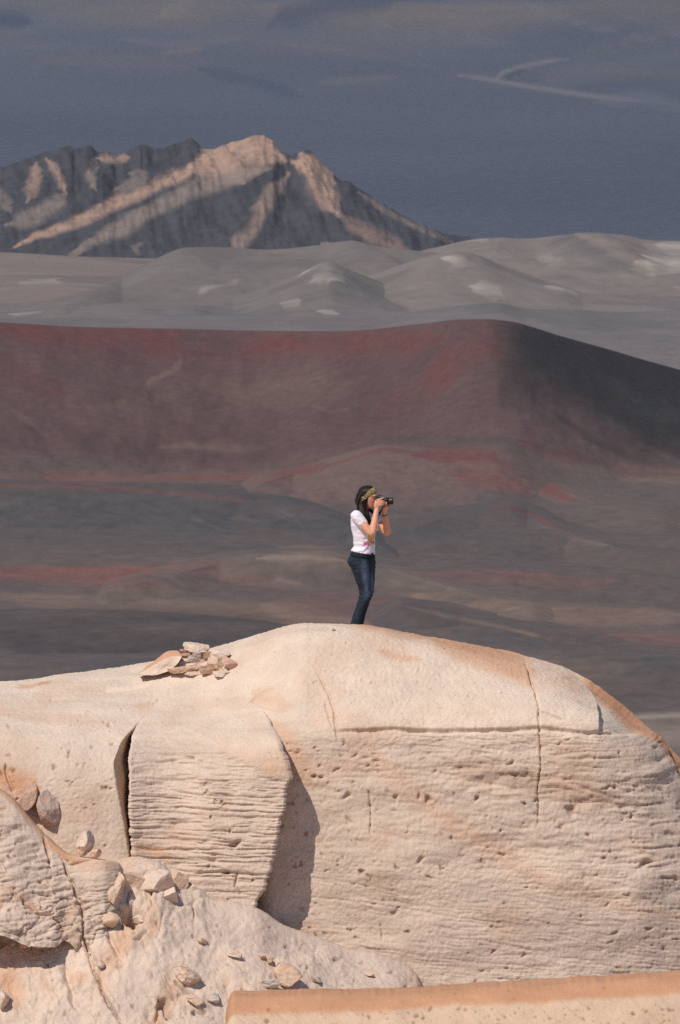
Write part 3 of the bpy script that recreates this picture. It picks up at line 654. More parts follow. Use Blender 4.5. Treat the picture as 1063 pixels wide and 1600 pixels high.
# dome's right end: an outer skin broken off along a curve
cv = [(800, 1020), (880, 1046), (908, 1062), (925, 1080), (934, 1098), (937, 1120), (937, 1146)]
sd = side(PX, PY, cv)
D -= 0.070 * sstep(-1.5, 2.5, sd) * sstep(868, 905, PX) * (1 - sstep(1136, 1150, PY)) * (1 - sstep(985, 1030, PX)) * front
cv2 = [(1010, 1130), (1040, 1162), (1052, 1190), (1064, 1216)]
sd2 = side(PX, PY, cv2)
D -= 0.06 * sstep(-1.5, 2.5, sd2) * sstep(1020, 1034, PX) * (1 - sstep(1195, 1222, PY)) * front
# step where the shelf's skin ends against the dome
cv3 = [(440, 1066), (415, 1078), (392, 1094), (385, 1106), (413, 1108)]
sd3 = side(PX, PY + 3 * nB, cv3)
D -= 0.028 * sstep(-1, 4, sd3) * sstep(378, 388, PX) * (1 - sstep(425, 470, PX)) * sstep(1058, 1080, PY) * (1 - sstep(1104, 1125, PY)) * front
wob = 2.2 * nB
for pts, wd, dp in (([(821, 1026), (826, 1045), (836, 1080), (842, 1110), (843, 1140), (846, 1200), (840, 1232), (842, 1262), (840, 1305)], 1.25, 0.045),
                    ([(843, 1113), (865, 1121), (882, 1128)], 1.4, 0.03), ([(493, 1050), (515, 1085), (523, 1112), (524, 1140), (531, 1160)], 1.6, 0.04),
                    ([(507, 1095), (514, 1120), (520, 1140)], 1.3, 0.025), ([(575, 1230), (580, 1262), (580, 1310)], 1.5, 0.03), ([(152, 1078), (200, 1074), (237, 1067)], 1.7, 0.035),
                    ([(8, 1190), (14, 1222), (22, 1240)], 2.4, 0.05), ([(595, 1440), (597, 1470)], 1.3, 0.02), ([(60, 1092), (120, 1088)], 1.2, 0.012)):
    crack(D, PX, PY, pts, wd, dp, wob)
vis = front * np.ones_like(PX)
pits(D, C, PX, PY, x, z, 560, (450, 1150, 1075, 1560), 0.8, 4.0, 0.035, 1, vis, 2.4)
pits(D, C, PX, PY, x, z, 110, (430, 1150, 620, 1480), 0.9, 3.2, 0.03, 2, vis, 1.8)
pits(D, C, PX, PY, x, z, 60, (480, 990, 930, 1135), 0.9, 2.4, 0.02, 3, vis, 1.6)
pits(D, C, PX, PY, x, z, 120, (-20, 1130, 185, 1330), 1.0, 3.8, 0.035, 4, vis, 1.8)
pits(D, C, PX, PY, x, z, 30, (-20, 1070, 400, 1130), 1.0, 2.6, 0.03, 5, vis, 1.5)
for cx, cy, s in ((670, 1249, 7), (745, 1247, 5), (655, 1245, 5), (543, 1243, 8), (620, 1357, 6), (1010, 1348, 8), (893, 1265, 11), (565, 1362, 6), (710, 1240, 4), (838, 1250, 4), (478, 1302, 6), (440, 1290, 4), (470, 1350, 5), (455, 1255, 5)):
    pits(D, C, PX, PY, x, z, 1, (cx, cy, cx + .1, cy + .1), s * .7, s * .7 + .01, 0.05, int(cx), vis, 1.7)
side_fade = np.clip((trow[:, None] < 8.5) * 1.0, 0, 1)
OUT = P + nrm * flip * (D * side_fade)[..., None]
out_px, out_py = proj(OUT)
outcrop = link('rock_outcrop', grid_mesh('rock_outcrop', OUT, C), M_rock)
tag(outcrop, 'rounded cream pumice dome and low shelf the person stands on', 'rock')

def surf(px, py):
    """front-surface point of the outcrop seen at (px, py)"""
    fr = trow < 7.0
    d = (out_px[fr] - px) ** 2 + (out_py[fr] - py) ** 2
    i = np.unravel_index(np.argmin(d), d.shape); return OUT[fr][i]

# ---------------- the bedded block in front, between the crack and its own cast shadow
def outline_rock(name, left, right, top, bottom_py, depth_fn, ncol, nrow, disp, colour, label, cat='rock', back=1.3, kind=None):
    """a free-standing rock: outline in the photograph, front relief depth_fn, sides and top turned back to real thickness"""
    u = np.linspace(0, 1, ncol); v = np.linspace(0, 1, nrow)
    py0 = top; 
    V, U = np.meshgrid(v, u, indexing='ij')
    PYg = py0(U) + (bottom_py(U) - py0(U)) * V
    ly, lx = zip(*[(b, a) for a, b in left]); ry, rx = zip(*[(b, a) for a, b in right])
    L = pchip(ly, lx, np.clip(PYg, ly[0], ly[-1]).ravel()).reshape(PYg.shape); R = pchip(ry, rx, np.clip(PYg, ry[0], ry[-1]).ravel()).reshape(PYg.shape)
    R = R + 3.5 * noise(PYg * 0.06, 0.5 + 0 * PYg, 4) + 2.0 * noise(PYg * 0.2, 0.5 + 0 * PYg, 7); L = L + 2 * noise(PYg * 0.09, 0.5 + 0 * PYg, 9)
    PXg = L + (R - L) * U
    return PXg, PYg, U, V
bl_left = [(262, 1098), (232, 1116), (208, 1146), (200, 1172), (201, 1230), (203, 1300), (207, 1345), (210, 1480)]
bl_right = [(395, 1098), (413, 1108), (424, 1130), (434, 1152), (446, 1182), (455, 1214), (449, 1258), (438, 1300), (426, 1350), (411, 1398), (398, 1424), (380, 1480)]
PXg, PYg, U, V = outline_rock('b', bl_left, bl_right, lambda u: 1098 + 0 * u, lambda u: 1480 + 0 * u, None, 330, 400, None, None, None)
fr_ = np.nonzero(trow < 7)[0]
ybase = np.empty_like(PXg)
tab_ = np.stack([np.interp(np.arange(1040, 1490, 2.0), bpy__[fr_, j][::-1], PBASE[fr_, j, 1][::-1]) for j in range(len(cols)) if 150 < cols[j] < 520], 0)
cj = np.array([c for c in cols if 150 < c < 520])
fi = np.clip(np.interp(PXg, cj, np.arange(len(cj))), 0, len(cj) - 1.001); fj = np.clip((PYg - 1040) / 2.0, 0, tab_.shape[1] - 1.001)
i0, j0_ = fi.astype(int), fj.astype(int); u_, v_ = fi - i0, fj - j0_
ybase = tab_[i0, j0_] * (1 - u_) * (1 - v_) + tab_[i0 + 1, j0_] * u_ * (1 - v_) + tab_[i0, j0_ + 1] * (1 - u_) * v_ + tab_[i0 + 1, j0_ + 1] * u_ * v_
delta = pchip([1095, 1104, 1112, 1128, 1148, 1166, 1190, 1225, 1300, 1480], [0.03, 0.004, -0.015, -0.11, -0.28, -0.39, -0.45, -0.48, -0.50, -0.46], np.clip(PYg, 1095, 1480).ravel()).reshape(PYg.shape)
wl = 1 - sstep(0.0, 0.55, U)                      # at the crack the shelf itself already stands forward
Yf = ybase + delta * (1 - 0.72 * wl)
Yf = Yf + 0.03 * np.clip(1 - U * 30, 0, 1) ** 2 + 0.05 * np.clip((U - 0.97) * 33, 0, 1) ** 2
Pb = pt(PXg, PYg, Yf)
xb, yb, zb = Pb[..., 0], Pb[..., 1], Pb[..., 2]
smooth_side = in_poly(PXg + 8 * noise(xb * 3, zb * 3, 2), PYg + 4 * noise(xb * 6, zb * 6, 5), [(225, 1080), (220, 1136), (300, 1138), (312, 1152), (345, 1172), (385, 1196), (415, 1212), (480, 1220), (480, 1080)])
bed = (1 - sstep(-5, 8, smooth_side)) * sstep(1135, 1165, PYg)
Db = rough(xb, yb, zb, 0.7) + bed * strata(xb, zb, 1.7 - 0.9 * sstep(1330, 1400, np.median(PYg, 1))[:, None], 7.0, 0.035, 80.0, -0.25, 0.5) + (1 - bed) * 0.004 * noise(xb * 1.5, zb * 30, 3)
Db += 0.02 * sstep(-6, 6, smooth_side) * sstep(1135, 1150, PYg)
nb = fbm(xb * 1.4, zb * 2, 1.4, 4); nb2 = fbm(xb * 6, zb * 6, 3.4, 3)
Cb = np.broadcast_to(CREAM, Pb.shape).copy()
Cb = mix(Cb, WALL, bed * 0.9)
Cb = mix(Cb, lin(214, 178, 150, RG), sstep(-6, 10, smooth_side) * sstep(1125, 1190, PYg - 0.15 * (PXg - 300)) * 0.75)
Cb = mix(Cb, ORANGE, sstep(0.1, 0.6, nb) * 0.22 + (1 - bed) * sstep(0.0, 0.5, nb2) * 0.15)
Cb = stroke(Cb, PXg + 8 * nb, PYg + 6 * nb, [(205, 1325), (250, 1332), (270, 1345)], 10, ORANGE, 0.5, 0.9)
pits(Db, Cb, PXg, PYg, xb, zb, 150, (200, 1150, 445, 1420), 1.5, 4.5, 0.05, 21, bed, 2.6)
for cx, cy, s in ((214, 1246, 5), (250, 1292, 7), (366, 1320, 6), (258, 1236, 6)): pits(Db, Cb, PXg, PYg, xb, zb, 1, (cx, cy, cx + .1, cy + .1), s, s + .01, 0.08, cx, None, 2.2)
crack(Db, PXg, PYg, [(300, 1364), (345, 1362), (410, 1368)], 2.0, 0.04, 3 * nb2); crack(Db, PXg, PYg, [(372, 1360), (368, 1385), (378, 1400)], 1.6, 0.03, 2 * nb2)
nb_, fb = normals(Pb)
Pb2 = Pb + nb_ * fb * Db[..., None]
# turn the rim back into the outcrop so that the block has real sides
def with_sides(Pf, Cf, dl, dr, dt, jit=0.02):
    rows, colsn = Pf.shape[:2]
    ks = np.array([1.0, 0.55, 0.25, 0.08])
    zj = fbm(Pf[:, :1, 2] * 6, 0.5, ks[None, :] * 3, 3)
    Ls = Pf[:, :1] + np.stack([(0.02 * ks[None] + jit * zj) * np.ones((rows, 1)), dl * ks[None] * np.ones((rows, 1)), 0 * ks[None] * np.ones((rows, 1))], -1)
    Rs = Pf[:, -1:] + np.stack([(-0.10 * ks[None, ::-1] + jit * zj) * np.ones((rows, 1)), dr * ks[None, ::-1] * np.ones((rows, 1)), 0 * ks[None] * np.ones((rows, 1))], -1)
    Q = np.concatenate([Ls, Pf, Rs], 1); Cq = np.concatenate([np.repeat(Cf[:, :1], 4, 1), Cf, np.repeat(Cf[:, -1:], 4, 1)], 1)
    Tp = Q[:1] + np.stack([0 * Q[:1, :, 0], dt + 0 * Q[:1, :, 0], -0.12 + 0 * Q[:1, :, 0]], -1)
    return np.concatenate([Tp, Q], 0), np.concatenate([Cq[:1], Cq], 0)
Qb, Cqb = with_sides(Pb2, Cb, 0.9, 0.9, 0.5)
block = link('rock_block', grid_mesh('rock_block', Qb, Cqb), M_rock)
tag(block, 'finely layered pumice block between the dark vertical crack and its own shadow', 'rock')
# ---------------- rubble slope below the block
def heap(name, label, top_pts, bot_py, Ytop, Ybot, px0, px1, step_c, rows, disp_fn, col_fn, mat, p=1.0, tuck=0.9, kind=None, cat='rock', under=None):
    tx, ty = zip(*top_pts)
    px = np.arange(px0, px1, step_c)
    ty_ = pchip(tx, ty, np.clip(px, tx[0], tx[-1]))
    tn = 1.6 * noise(px * 0.03, 0.4 + 0 * px, 3) + 1.4 * noise(px * 0.13, 0.4 + 0 * px, 5)
    by = bot_py(px) if callable(bot_py) else np.full(len(px), float(bot_py))
    s = np.linspace(0, 1, rows)[:, None]
    PYg = ty_[None] + (by - ty_)[None] * s + tn[None] * np.exp(-s * 40); PXg = np.broadcast_to(px[None], PYg.shape)
    yt = Ytop(px) if callable(Ytop) else np.full(len(px), float(Ytop)); yb_ = Ybot(px) if callable(Ybot) else np.full(len(px), float(Ybot))
    Yg = yt[None] + (yb_ - yt)[None] * s ** p
    Ph = pt(PXg, PYg, Yg)
    xh, yh, zh = Ph[..., 0], Ph[..., 1], Ph[..., 2]
    Dh = np.zeros_like(xh); Ch = np.broadcast_to(PALE, Ph.shape).copy()
    Dh, Ch, dY = disp_fn(Dh, Ch, PXg, PYg, xh, yh, zh)
    if dY is not None: Ph = pt(PXg, PYg, Yg + dY)
    n_, f_ = normals(Ph); rim = np.minimum(1, s * 14 + 0.25)
    Ph = Ph + n_ * f_ * (Dh * rim)[..., None]
    parts_, cc = [Ph], [Ch]
    r0 = Ph[:1].copy(); r1 = r0 + np.array([0, tuck * 0.3, -0.02]); r2 = r0 + np.array([0, tuck, -0.25])
    parts_ = [r2, r1] + parts_; cc = [Ch[:1], Ch[:1]] + cc
    if under is not None:
        q0 = Ph[-1:].copy(); parts_ += [q0 + np.array([0, under * 0.35, 0.015]), q0 + np.array([0, under, -0.02])]; cc += [Ch[-1:], Ch[-1:]]
    o = link(name, grid_mesh(name, np.concatenate(parts_, 0), np.concatenate(cc, 0)), mat)
    tag(o, label, cat, kind=kind)
    return o, np.concatenate(parts_, 0)

def lumps(x, y, z, f, amp, seed=0.0):
    """broken ground: sharp-edged lumps from ridged noise"""
    a = fbm(x * f + seed, y * f, z * f, 4)
    b = np.abs(fbm(x * f * 1.7 - seed, y * f, z * f * 1.7, 3))
    return amp * (a * 0.6 + b * 0.9 - 0.3)
def worley(x, z, seed=0):
    """broken cells: distance to the nearest joint and a random value for each cell"""
    xi, zi = np.floor(x).astype(np.int64), np.floor(z).astype(np.int64)
    f1 = np.full(x.shape, 9.0); f2 = np.full(x.shape, 9.0); idv = np.zeros(x.shape); ax = np.zeros(x.shape); az = np.zeros(x.shape)
    for dx in (-1, 0, 1):
        for dz in (-1, 0, 1):
            h = _perm[(_perm[(xi + dx + seed) & 511] + zi + dz) & 511]
            px_ = xi + dx + _perm[(h + 7) & 511] / 512.0; pz_ = zi + dz + _perm[(h + 91) & 511] / 512.0
            d = np.hypot(x - px_, z - pz_); k = d < f1
            f2 = np.where(k, f1, np.minimum(f2, d)); idv = np.where(k, h / 512.0, idv); ax = np.where(k, x - px_, ax); az = np.where(k, z - pz_, az); f1 = np.where(k, d, f1)
    return f2 - f1, idv, ax, az
def broken(x, z, f, amp, seed=0):
    """angular broken faces: each cell its own height and tilt, recessed joints between"""
    wx = x + 0.10 * fbm(x * 3, z * 3, 0.7, 3) / 1.0; wz = z + 0.10 * fbm(x * 3 + 9, z * 3, 1.7, 3)
    j, idv, ax, az = worley(wx * f, wz * f, seed)
    return amp * ((idv - 0.5) + (np.sin(idv * 40) * ax + np.cos(idv * 57) * az) * 0.9) - 0.45 * amp * (1 - sstep(0.02, 0.16, j))
def terrace(v, k):
    q = v * k; f = np.floor(q); return (f + sstep(0.25, 0.75, q - f)) / k
def slope_disp(D, C, PX, PY, x, y, z):
    n = fbm(x * 2, z * 2, 1.3 + y * 0, 4); n2 = fbm(x * 9, z * 9, 4.3 + y * 0, 3)
    D = 0.03 * terrace(fbm(x * 1.5, y * 1.5, z * 1.5, 4), 5) + 0.012 * terrace(fbm(x * 4, y * 4 + 3, z * 4, 3), 4) + lumps(x, y, z, 1.1, 0.03) + 0.005 * fbm(x * 28, y * 28, z * 28, 2) + lumps(x, y, z, 3.6, 0.014, 9) * (0.5 + fbm(x, y, z, 2)) + 0.007 * fbm(x * 14, y * 14, z * 14, 4)
    # a broken, gullied left half; smoother sand to the right
    left = 1 - sstep(230, 420, PX)
    zone = np.exp(-(((PX - 235) / 110) ** 2 + ((PY - 1390) / 42) ** 2))
    D += zone * (broken(x, z, 3.2, 0.065, 5) + broken(x, z, 8, 0.02, 8)) + left * (0.6 * broken(x, z * 0.8, 2.2, 0.06, 3) * sstep(-0.1, 0.4, n) + 0.5 * broken(x, z, 7, 0.02, 4)) + 0.25 * broken(x, z, 9, 0.02, 6) * sstep(0, 0.4, n2 + n)
    for pts, wd, dp in (([(192, 1420), (206, 1430), (222, 1438)], 10, 0.40), ([(128, 1420), (133, 1470), (150, 1520), (168, 1565), (196, 1605)], 2.4, 0.10), ([(210, 1470), (222, 1460), (236, 1450)], 2.2, 0.05),
                        ([(250, 1560), (262, 1575), (272, 1590)], 7, 0.16), ([(270, 1530), (290, 1545), (312, 1558)], 2.6, 0.09), ([(242, 1595), (250, 1560)], 2.0, 0.05), ([(100, 1500), (112, 1550), (122, 1580)], 6, 0.06), ([(300, 1580), (325, 1583)], 3, 0.07),
                        ([(300, 1460), (318, 1470)], 2, 0.04), ([(655, 1528), (668, 1543)], 2.0, 0.05), ([(150, 1440), (165, 1452), (190, 1498)], 4, 0.06)):
        crack(D, PX, PY, pts, wd, dp, 5 * n2)
    C = mix(C, lin(222, 190, 164, RG), sstep(0.0, 0.5, n) * 0.6)
    C = mix(C, ORANGE, sstep(0.25, 0.7, n + 0.3 * n2) * 0.4)
    C = mix(C, lin(206, 184, 168, RG), sstep(0.1, 0.5, -n) * 0.5)
    C = stroke(C, PX + 10 * n, PY + 8 * n, [(0, 1530), (30, 1550), (10, 1580)], 20, ORANGE, 0.5, 0.9)
    pits(D, C, PX, PY, x, z, 160, (0, 1440, 640, 1600), 1.2, 3.6, 0.035, 31, None, 1.6, 0.5)
    return D, C, None
top_slope = [(-260, 1380), (0, 1380), (120, 1370), (165, 1352), (205, 1345), (250, 1350), (275, 1370), (312, 1390), (335, 1406), (370, 1412), (402, 1421), (440, 1446), (490, 1465), (545, 1482), (600, 1494), (640, 1512), (655, 1528), (664, 1546), (690, 1560), (760, 1580)]
slope, SLP = heap('rubble_slope', 'pale crumbling rubble slope below the layered block, strewn with broken stones', top_slope, 1760,
             lambda p: pchip([-260, 100, 200, 400, 560, 690, 760], [-2.3, -2.3, -2.25, -2.2, -1.9, -1.85, -1.85], p), lambda p: pchip([-260, 200, 760], [-4.6, -4.6, -4.4], p), -260, 760, 1.7, 210, slope_disp, None, M_rock, p=0.9)
slp_px, slp_py = proj(SLP)
def surf2(px, py):
    d = (slp_px - px) ** 2 + (slp_py - py) ** 2; return SLP[np.unravel_index(np.argmin(d), d.shape)]

# ---------------- layered ledge at the lower left, undercut at its foot
def ledge_disp(D, C, PX, PY, x, y, z):
    n = fbm(x * 2, z * 2, 8.3 + y * 0, 4); n2 = fbm(x * 8, z * 8, 6.3 + y * 0, 3)
    top = pchip([-260, 0, 20, 50, 76, 110, 160, 190, 200], [1120, 1235, 1250, 1285, 1312, 1336, 1346, 1350, 1390], np.clip(PX[0], -260, 200))[None]
    d = PY - top
    up = sstep(6, 40, d)
    zt = z
    D = rough(x, y, z, 0.9) + up * strata(x, zt, 1.9, 6.0, -0.08, 110.0, -0.15) * (1 - 0.4 * sstep(1400, 1440, PY)) + 0.02 * fbm(x * 1.2, z * 1.8, 5.5, 3) + 0.5 * up * broken(x, z * 1.6, 3.5, 0.035, 12) * sstep(-0.2, 0.3, n) + up * 0.4 * broken(x, z, 9, 0.02, 13) + sstep(1390, 1440, PY) * (0.5 * broken(x, z, 4, 0.05, 14) + 0.02 * terrace(fbm(x * 3, y * 3, z * 3, 3), 4) + lumps(x, y, z, 3.2, 0.02, 4))
    for pts, wd, dp in (([(70, 1306), (76, 1330), (84, 1354)], 2.0, 0.06), ([(98, 1340), (108, 1362), (120, 1395), (128, 1420), (133, 1470), (140, 1496)], 1.9, 0.08), ([(60, 1374), (80, 1388)], 2, 0.04), ([(50, 1392), (90, 1400)], 1.8, 0.03), ([(35, 1400), (60, 1425), (88, 1428)], 2.2, 0.05), ([(105, 1350), (140, 1344), (160, 1342)], 1.6, 0.03)):
        crack(D, PX, PY, pts, wd, dp, 4 * n2)
    C = mix(C, WALL, up * 0.6)
    C = mix(C, ORANGE, (1 - sstep(3, 13, d + 6 * n + 4 * n2)) * 0.75 * (1 - 0.6 * sstep(100, 140, PX)))
    C = stroke(C, PX + 8 * n, PY + 6 * n, [(80, 1315), (130, 1350), (175, 1350)], 14, ORANGE, 0.3, 1.0)
    C = stroke(C, PX + 8 * n, PY + 6 * n, [(0, 1380), (40, 1402), (62, 1428)], 10, ORANGE, 0.45, 0.9)
    C = mix(C, ORANGE, sstep(0.2, 0.6, n) * 0.25)
    pits(D, C, PX, PY, x, z, 50, (0, 1290, 190, 1470), 1.2, 3.5, 0.035, 41, None, 1.8, 0.5)
    return D, C, None
ledge, LDG = heap('rock_ledge', 'layered pumice ledge with an orange upper rim at the lower left edge', [(-260, 1120), (-60, 1200), (0, 1236), (20, 1250), (50, 1286), (76, 1312), (110, 1336), (160, 1346), (184, 1350), (194, 1378)],
             lambda p: pchip([-260, 0, 30, 60, 88, 100, 110, 128, 160, 186, 194], [1440, 1462, 1470, 1481, 1480, 1470, 1474, 1492, 1482, 1434, 1412], p),
             lambda p: pchip([-260, 0, 110, 160, 194], [-2.5, -2.6, -2.7, -2.75, -2.6], p), lambda p: pchip([-260, 0, 85, 104, 128, 160, 186, 194], [-3.5, -3.45, -3.30, -3.12, -3.10, -3.03, -2.74, -2.62], p), -260, 194, 1.5, 190, ledge_disp, None, M_rock, p=0.85, tuck=1.0, under=0.7)

# ---------------- orange-topped slab in the right foreground
def slab_disp(D, C, PX, PY, x, y, z):
    n = fbm(x * 2, z * 2, 2.3 + y * 0, 4); n2 = fbm(x * 12, z * 12, 1.3 + y * 0, 3)
    top = pchip([340, 352, 357, 366, 450, 600, 800, 1063, 1400], [1640, 1590, 1566, 1556, 1554, 1551.5, 1540, 1523, 1500], np.clip(PX[0], 340, 1400))[None]
    d = PY - top
    dY = -0.32 * sstep(0, 34, d) ** 0.8 * 0
    fr = sstep(22, 34, d)
    D = rough(x, y, z, 0.5) + fr * (0.012 * np.abs(fbm((x + z * 1.6) * 9, (z - x * 0.5) * 4, 0.2, 3)) + 0.02 * fbm((x + z) * 3, z * 3, 1.2, 3)) 
    C = mix(np.broadcast_to(lin(216, 186, 158, RG), C.shape).copy(), ORANGE, (1 - sstep(24, 34, d + 4 * n + 2 * n2)) * 0.9)
    C = mix(C, RUST, (1 - sstep(20, 30, d + 4 * n)) * 0.3)
    pits(D, C, PX, PY, x, z, 110, (360, 1575, 1080, 1610), 1.2, 3.6, 0.04, 51, None, 1.5, 0.6)
    pits(D, C, PX, PY, x, z, 20, (360, 1535, 1080, 1580), 1.0, 2.4, 0.03, 52, None, 1.8, 0.5)
    return D, C, None
slab, SLB = heap('rock_slab', 'long orange-topped pumice slab along the bottom right edge', [(340, 1640), (352, 1590), (357, 1566), (366, 1556), (450, 1554), (600, 1551.5), (800, 1540), (1063, 1523), (1400, 1500)], 1760, -6.6, -7.6, 352, 1400, 2.0, 130, slab_disp, None, M_rock, p=0.45, tuck=1.6)

# ---------------- loose stones
def stone_mesh(name, size, seed, cuts=9, flat=0.0, colour=None, sub=3, wedge=0.0, rust=0.0, rg=0.055):
    """a broken stone: sphere cut by random planes, then roughened; size = full extents"""
    r = np.random.default_rng(seed)
    bm = bmesh.new(); bmesh.ops.create_icosphere(bm, subdivisions=sub, radius=1.0)
    V = np.array([v.co[:] for v in bm.verts]); F = np.array([[v.index for v in f.verts] for f in bm.faces]); bm.free()
    for i in range(cuts):
        n = r.normal(size=3); n[2] *= 0.6; n /= np.linalg.norm(n); h = r.uniform(0.45, 0.80)
        d = V @ n - h; V = V - np.where(d > 0, d, 0)[:, None] * n
    if flat:
        for sg in (1, -1):
            n = np.array([r.normal(0, .12), r.normal(0, .12), sg]); n /= np.linalg.norm(n); d = V @ n - flat; V = V - np.where(d > 0, d, 0)[:, None] * n
    ext = V.max(0) - V.min(0); V = (V - (V.max(0) + V.min(0)) / 2) / ext
    if wedge: V[:, 2] = (V[:, 2] + 0.5) * (1 - wedge * (0.5 - V[:, 0])) - 0.5
    s = seed * 1.7
    V = V + rg * np.stack([fbm(V[:, 0] * 3 + s, V[:, 1] * 3, V[:, 2] * 3 + k * 7, 5, 0.6) for k in range(3)], 1)
    V = V * np.array(size)
    base = np.asarray(PALE if colour is None else colour)
    n = fbm(V[:, 0] * 14 + s, V[:, 1] * 14, V[:, 2] * 14, 3)
    C = base * (1 + 0.10 * n[:, None])
    C = mix(C, ORANGE, sstep(0.1, 0.7, n + 0.3 * np.sin(s)) * 0.4)
    if rust: C = mix(C, ORANGE * 0.95, sstep(0.02, 0.16, V[:, 2] / size[2] - 0.12 + 0.16 * n) * rust)
    return raw_mesh(name, V, F, C, smooth=False)
def stone(label, px, py, w_, h_, tilt, seed, Y=None, depth=None, surface=surf, cat='stone', group=None, colour=None, flat=0.0, cuts=9, name='stone', dy=0.0, yaw=0.0, wedge=0.0, rust=0.0, sub=3, sink=0.0):
    """stone seen centred at (px, py), w_ by h_ photo pixels; its depth comes from the surface at its foot"""
    if Y is None: Y = surface(px, py + h_ * 0.45)[1] + dy
    p = pt(px, py, Y); m = K * (Y + DIST)
    wd, ht = w_ * m, h_ * m; dp = depth or max(wd * 0.75, ht)
    o = link(name, stone_mesh(name, (wd, dp, ht), seed, cuts, flat, colour, sub, wedge, rust, 0.03 if cat == 'boulder' else 0.055), M_stone)
    o.location = Vector(p) + Vector((0, dp * 0.12, -sink)); o.rotation_euler = (math.radians(-4), math.radians(tilt), math.radians(yaw))
    return tag(o, label, cat, group)
M_stone = rock_mat('loose_pumice', 0.6)
G_c = 'stones heaped in the cairn'
pinkish = lin(206, 168, 148, RG); tanst = lin(218, 188, 162, RG); brownst = lin(176, 138, 116, RG); greyst = lin(204, 186, 172, RG)
def cz(zx, zy): return 215 + zx / 6.644, 1000 + zy / 6.644
YB = float(surf(300, 1053)[1])                    # the cairn stands on the shelf here
cairn = [  # zoomed centre x, y, width, height, tilt, depth behind the front row, colour, flat, label
    (240, 238, 440, 235, -7, 0.16, tanst, 0, 'large orange-topped wedge of rock leaning at the left end of the cairn'),
    (475, 315, 285, 72, -5, 0.00, tanst, 0.5, 'long rounded stone lying at the lower left of the cairn'),
    (600, 350, 200, 46, 2, -0.05, PALE, 0.4, 'thin flat stone at the very bottom of the cairn'),
    (855, 360, 140, 58, 2, -0.03, PALE, 0.45, 'small flat stone at the bottom right corner of the cairn'),
    (728, 315, 230, 92, 8, 0.02, tanst, 0.5, 'squarish pale slab in the lower middle of the cairn'),
    (902, 318, 105, 44, 0, 0.05, PALE, 0.5, 'small oval stone wedged between two slabs at the right of the cairn'),
    (822, 248, 200, 112, 10, 0.12, tanst, 0, 'chunky pale stone at the right of the cairn above the small oval stone'),
    (545, 262, 240, 44, -2, 0.14, PALE, 0.4, 'long thin slab in the middle of the cairn'),
    (440, 262, 130, 62, -24, 0.16, PALE, 0.5, 'pale stone tilted up in the left part of the cairn'),
    (690, 228, 84, 60, 0, 0.20, pinkish, 0, 'small pinkish stone in the dark gap at the heart of the cairn'),
    (620, 192, 180, 92, -20, 0.22, greyst, 0.5, 'grey slab tilted against the middle of the cairn'),
    (490, 208, 165, 44, -3, 0.24, PALE, 0.4, 'flat pale slab under the brown slab of the cairn'),
    (510, 162, 130, 62, 4, 0.28, brownst, 0.5, 'brown slab at the upper left of the cairn'),
    (742, 165, 100, 76, 15, 0.28, brownst, 0, 'brownish stone under the right end of the top stone of the cairn'),
    (860, 165, 190, 100, 6, 0.32, PALE, 0, 'big smooth pale stone at the upper right back of the cairn'),
    (950, 240, 150, 92, 38, 0.22, pinkish, 0.5, 'pinkish slab sloping down at the right end of the cairn'),
    (928, 168, 62, 26, -30, 0.24, brownst, 0.5, 'small dark stone chip standing up on the right of the cairn'),
    (605, 95, 240, 108, 8, 0.30, PALE, 0, 'rough flaky stone on the very top of the cairn'),
    (482, 112, 95, 28, 8, 0.32, brownst, 0.5, 'thin stick-like splinter jutting left from the top of the cairn'),
    (700, 85, 80, 34, 30, 0.28, PALE, 0.4, 'small flake on the right shoulder of the top stone of the cairn'),
    (640, 285, 200, 60, 6, 0.22, brownst, 0, 'brownish stone half hidden behind the squarish slab of the cairn'),
]
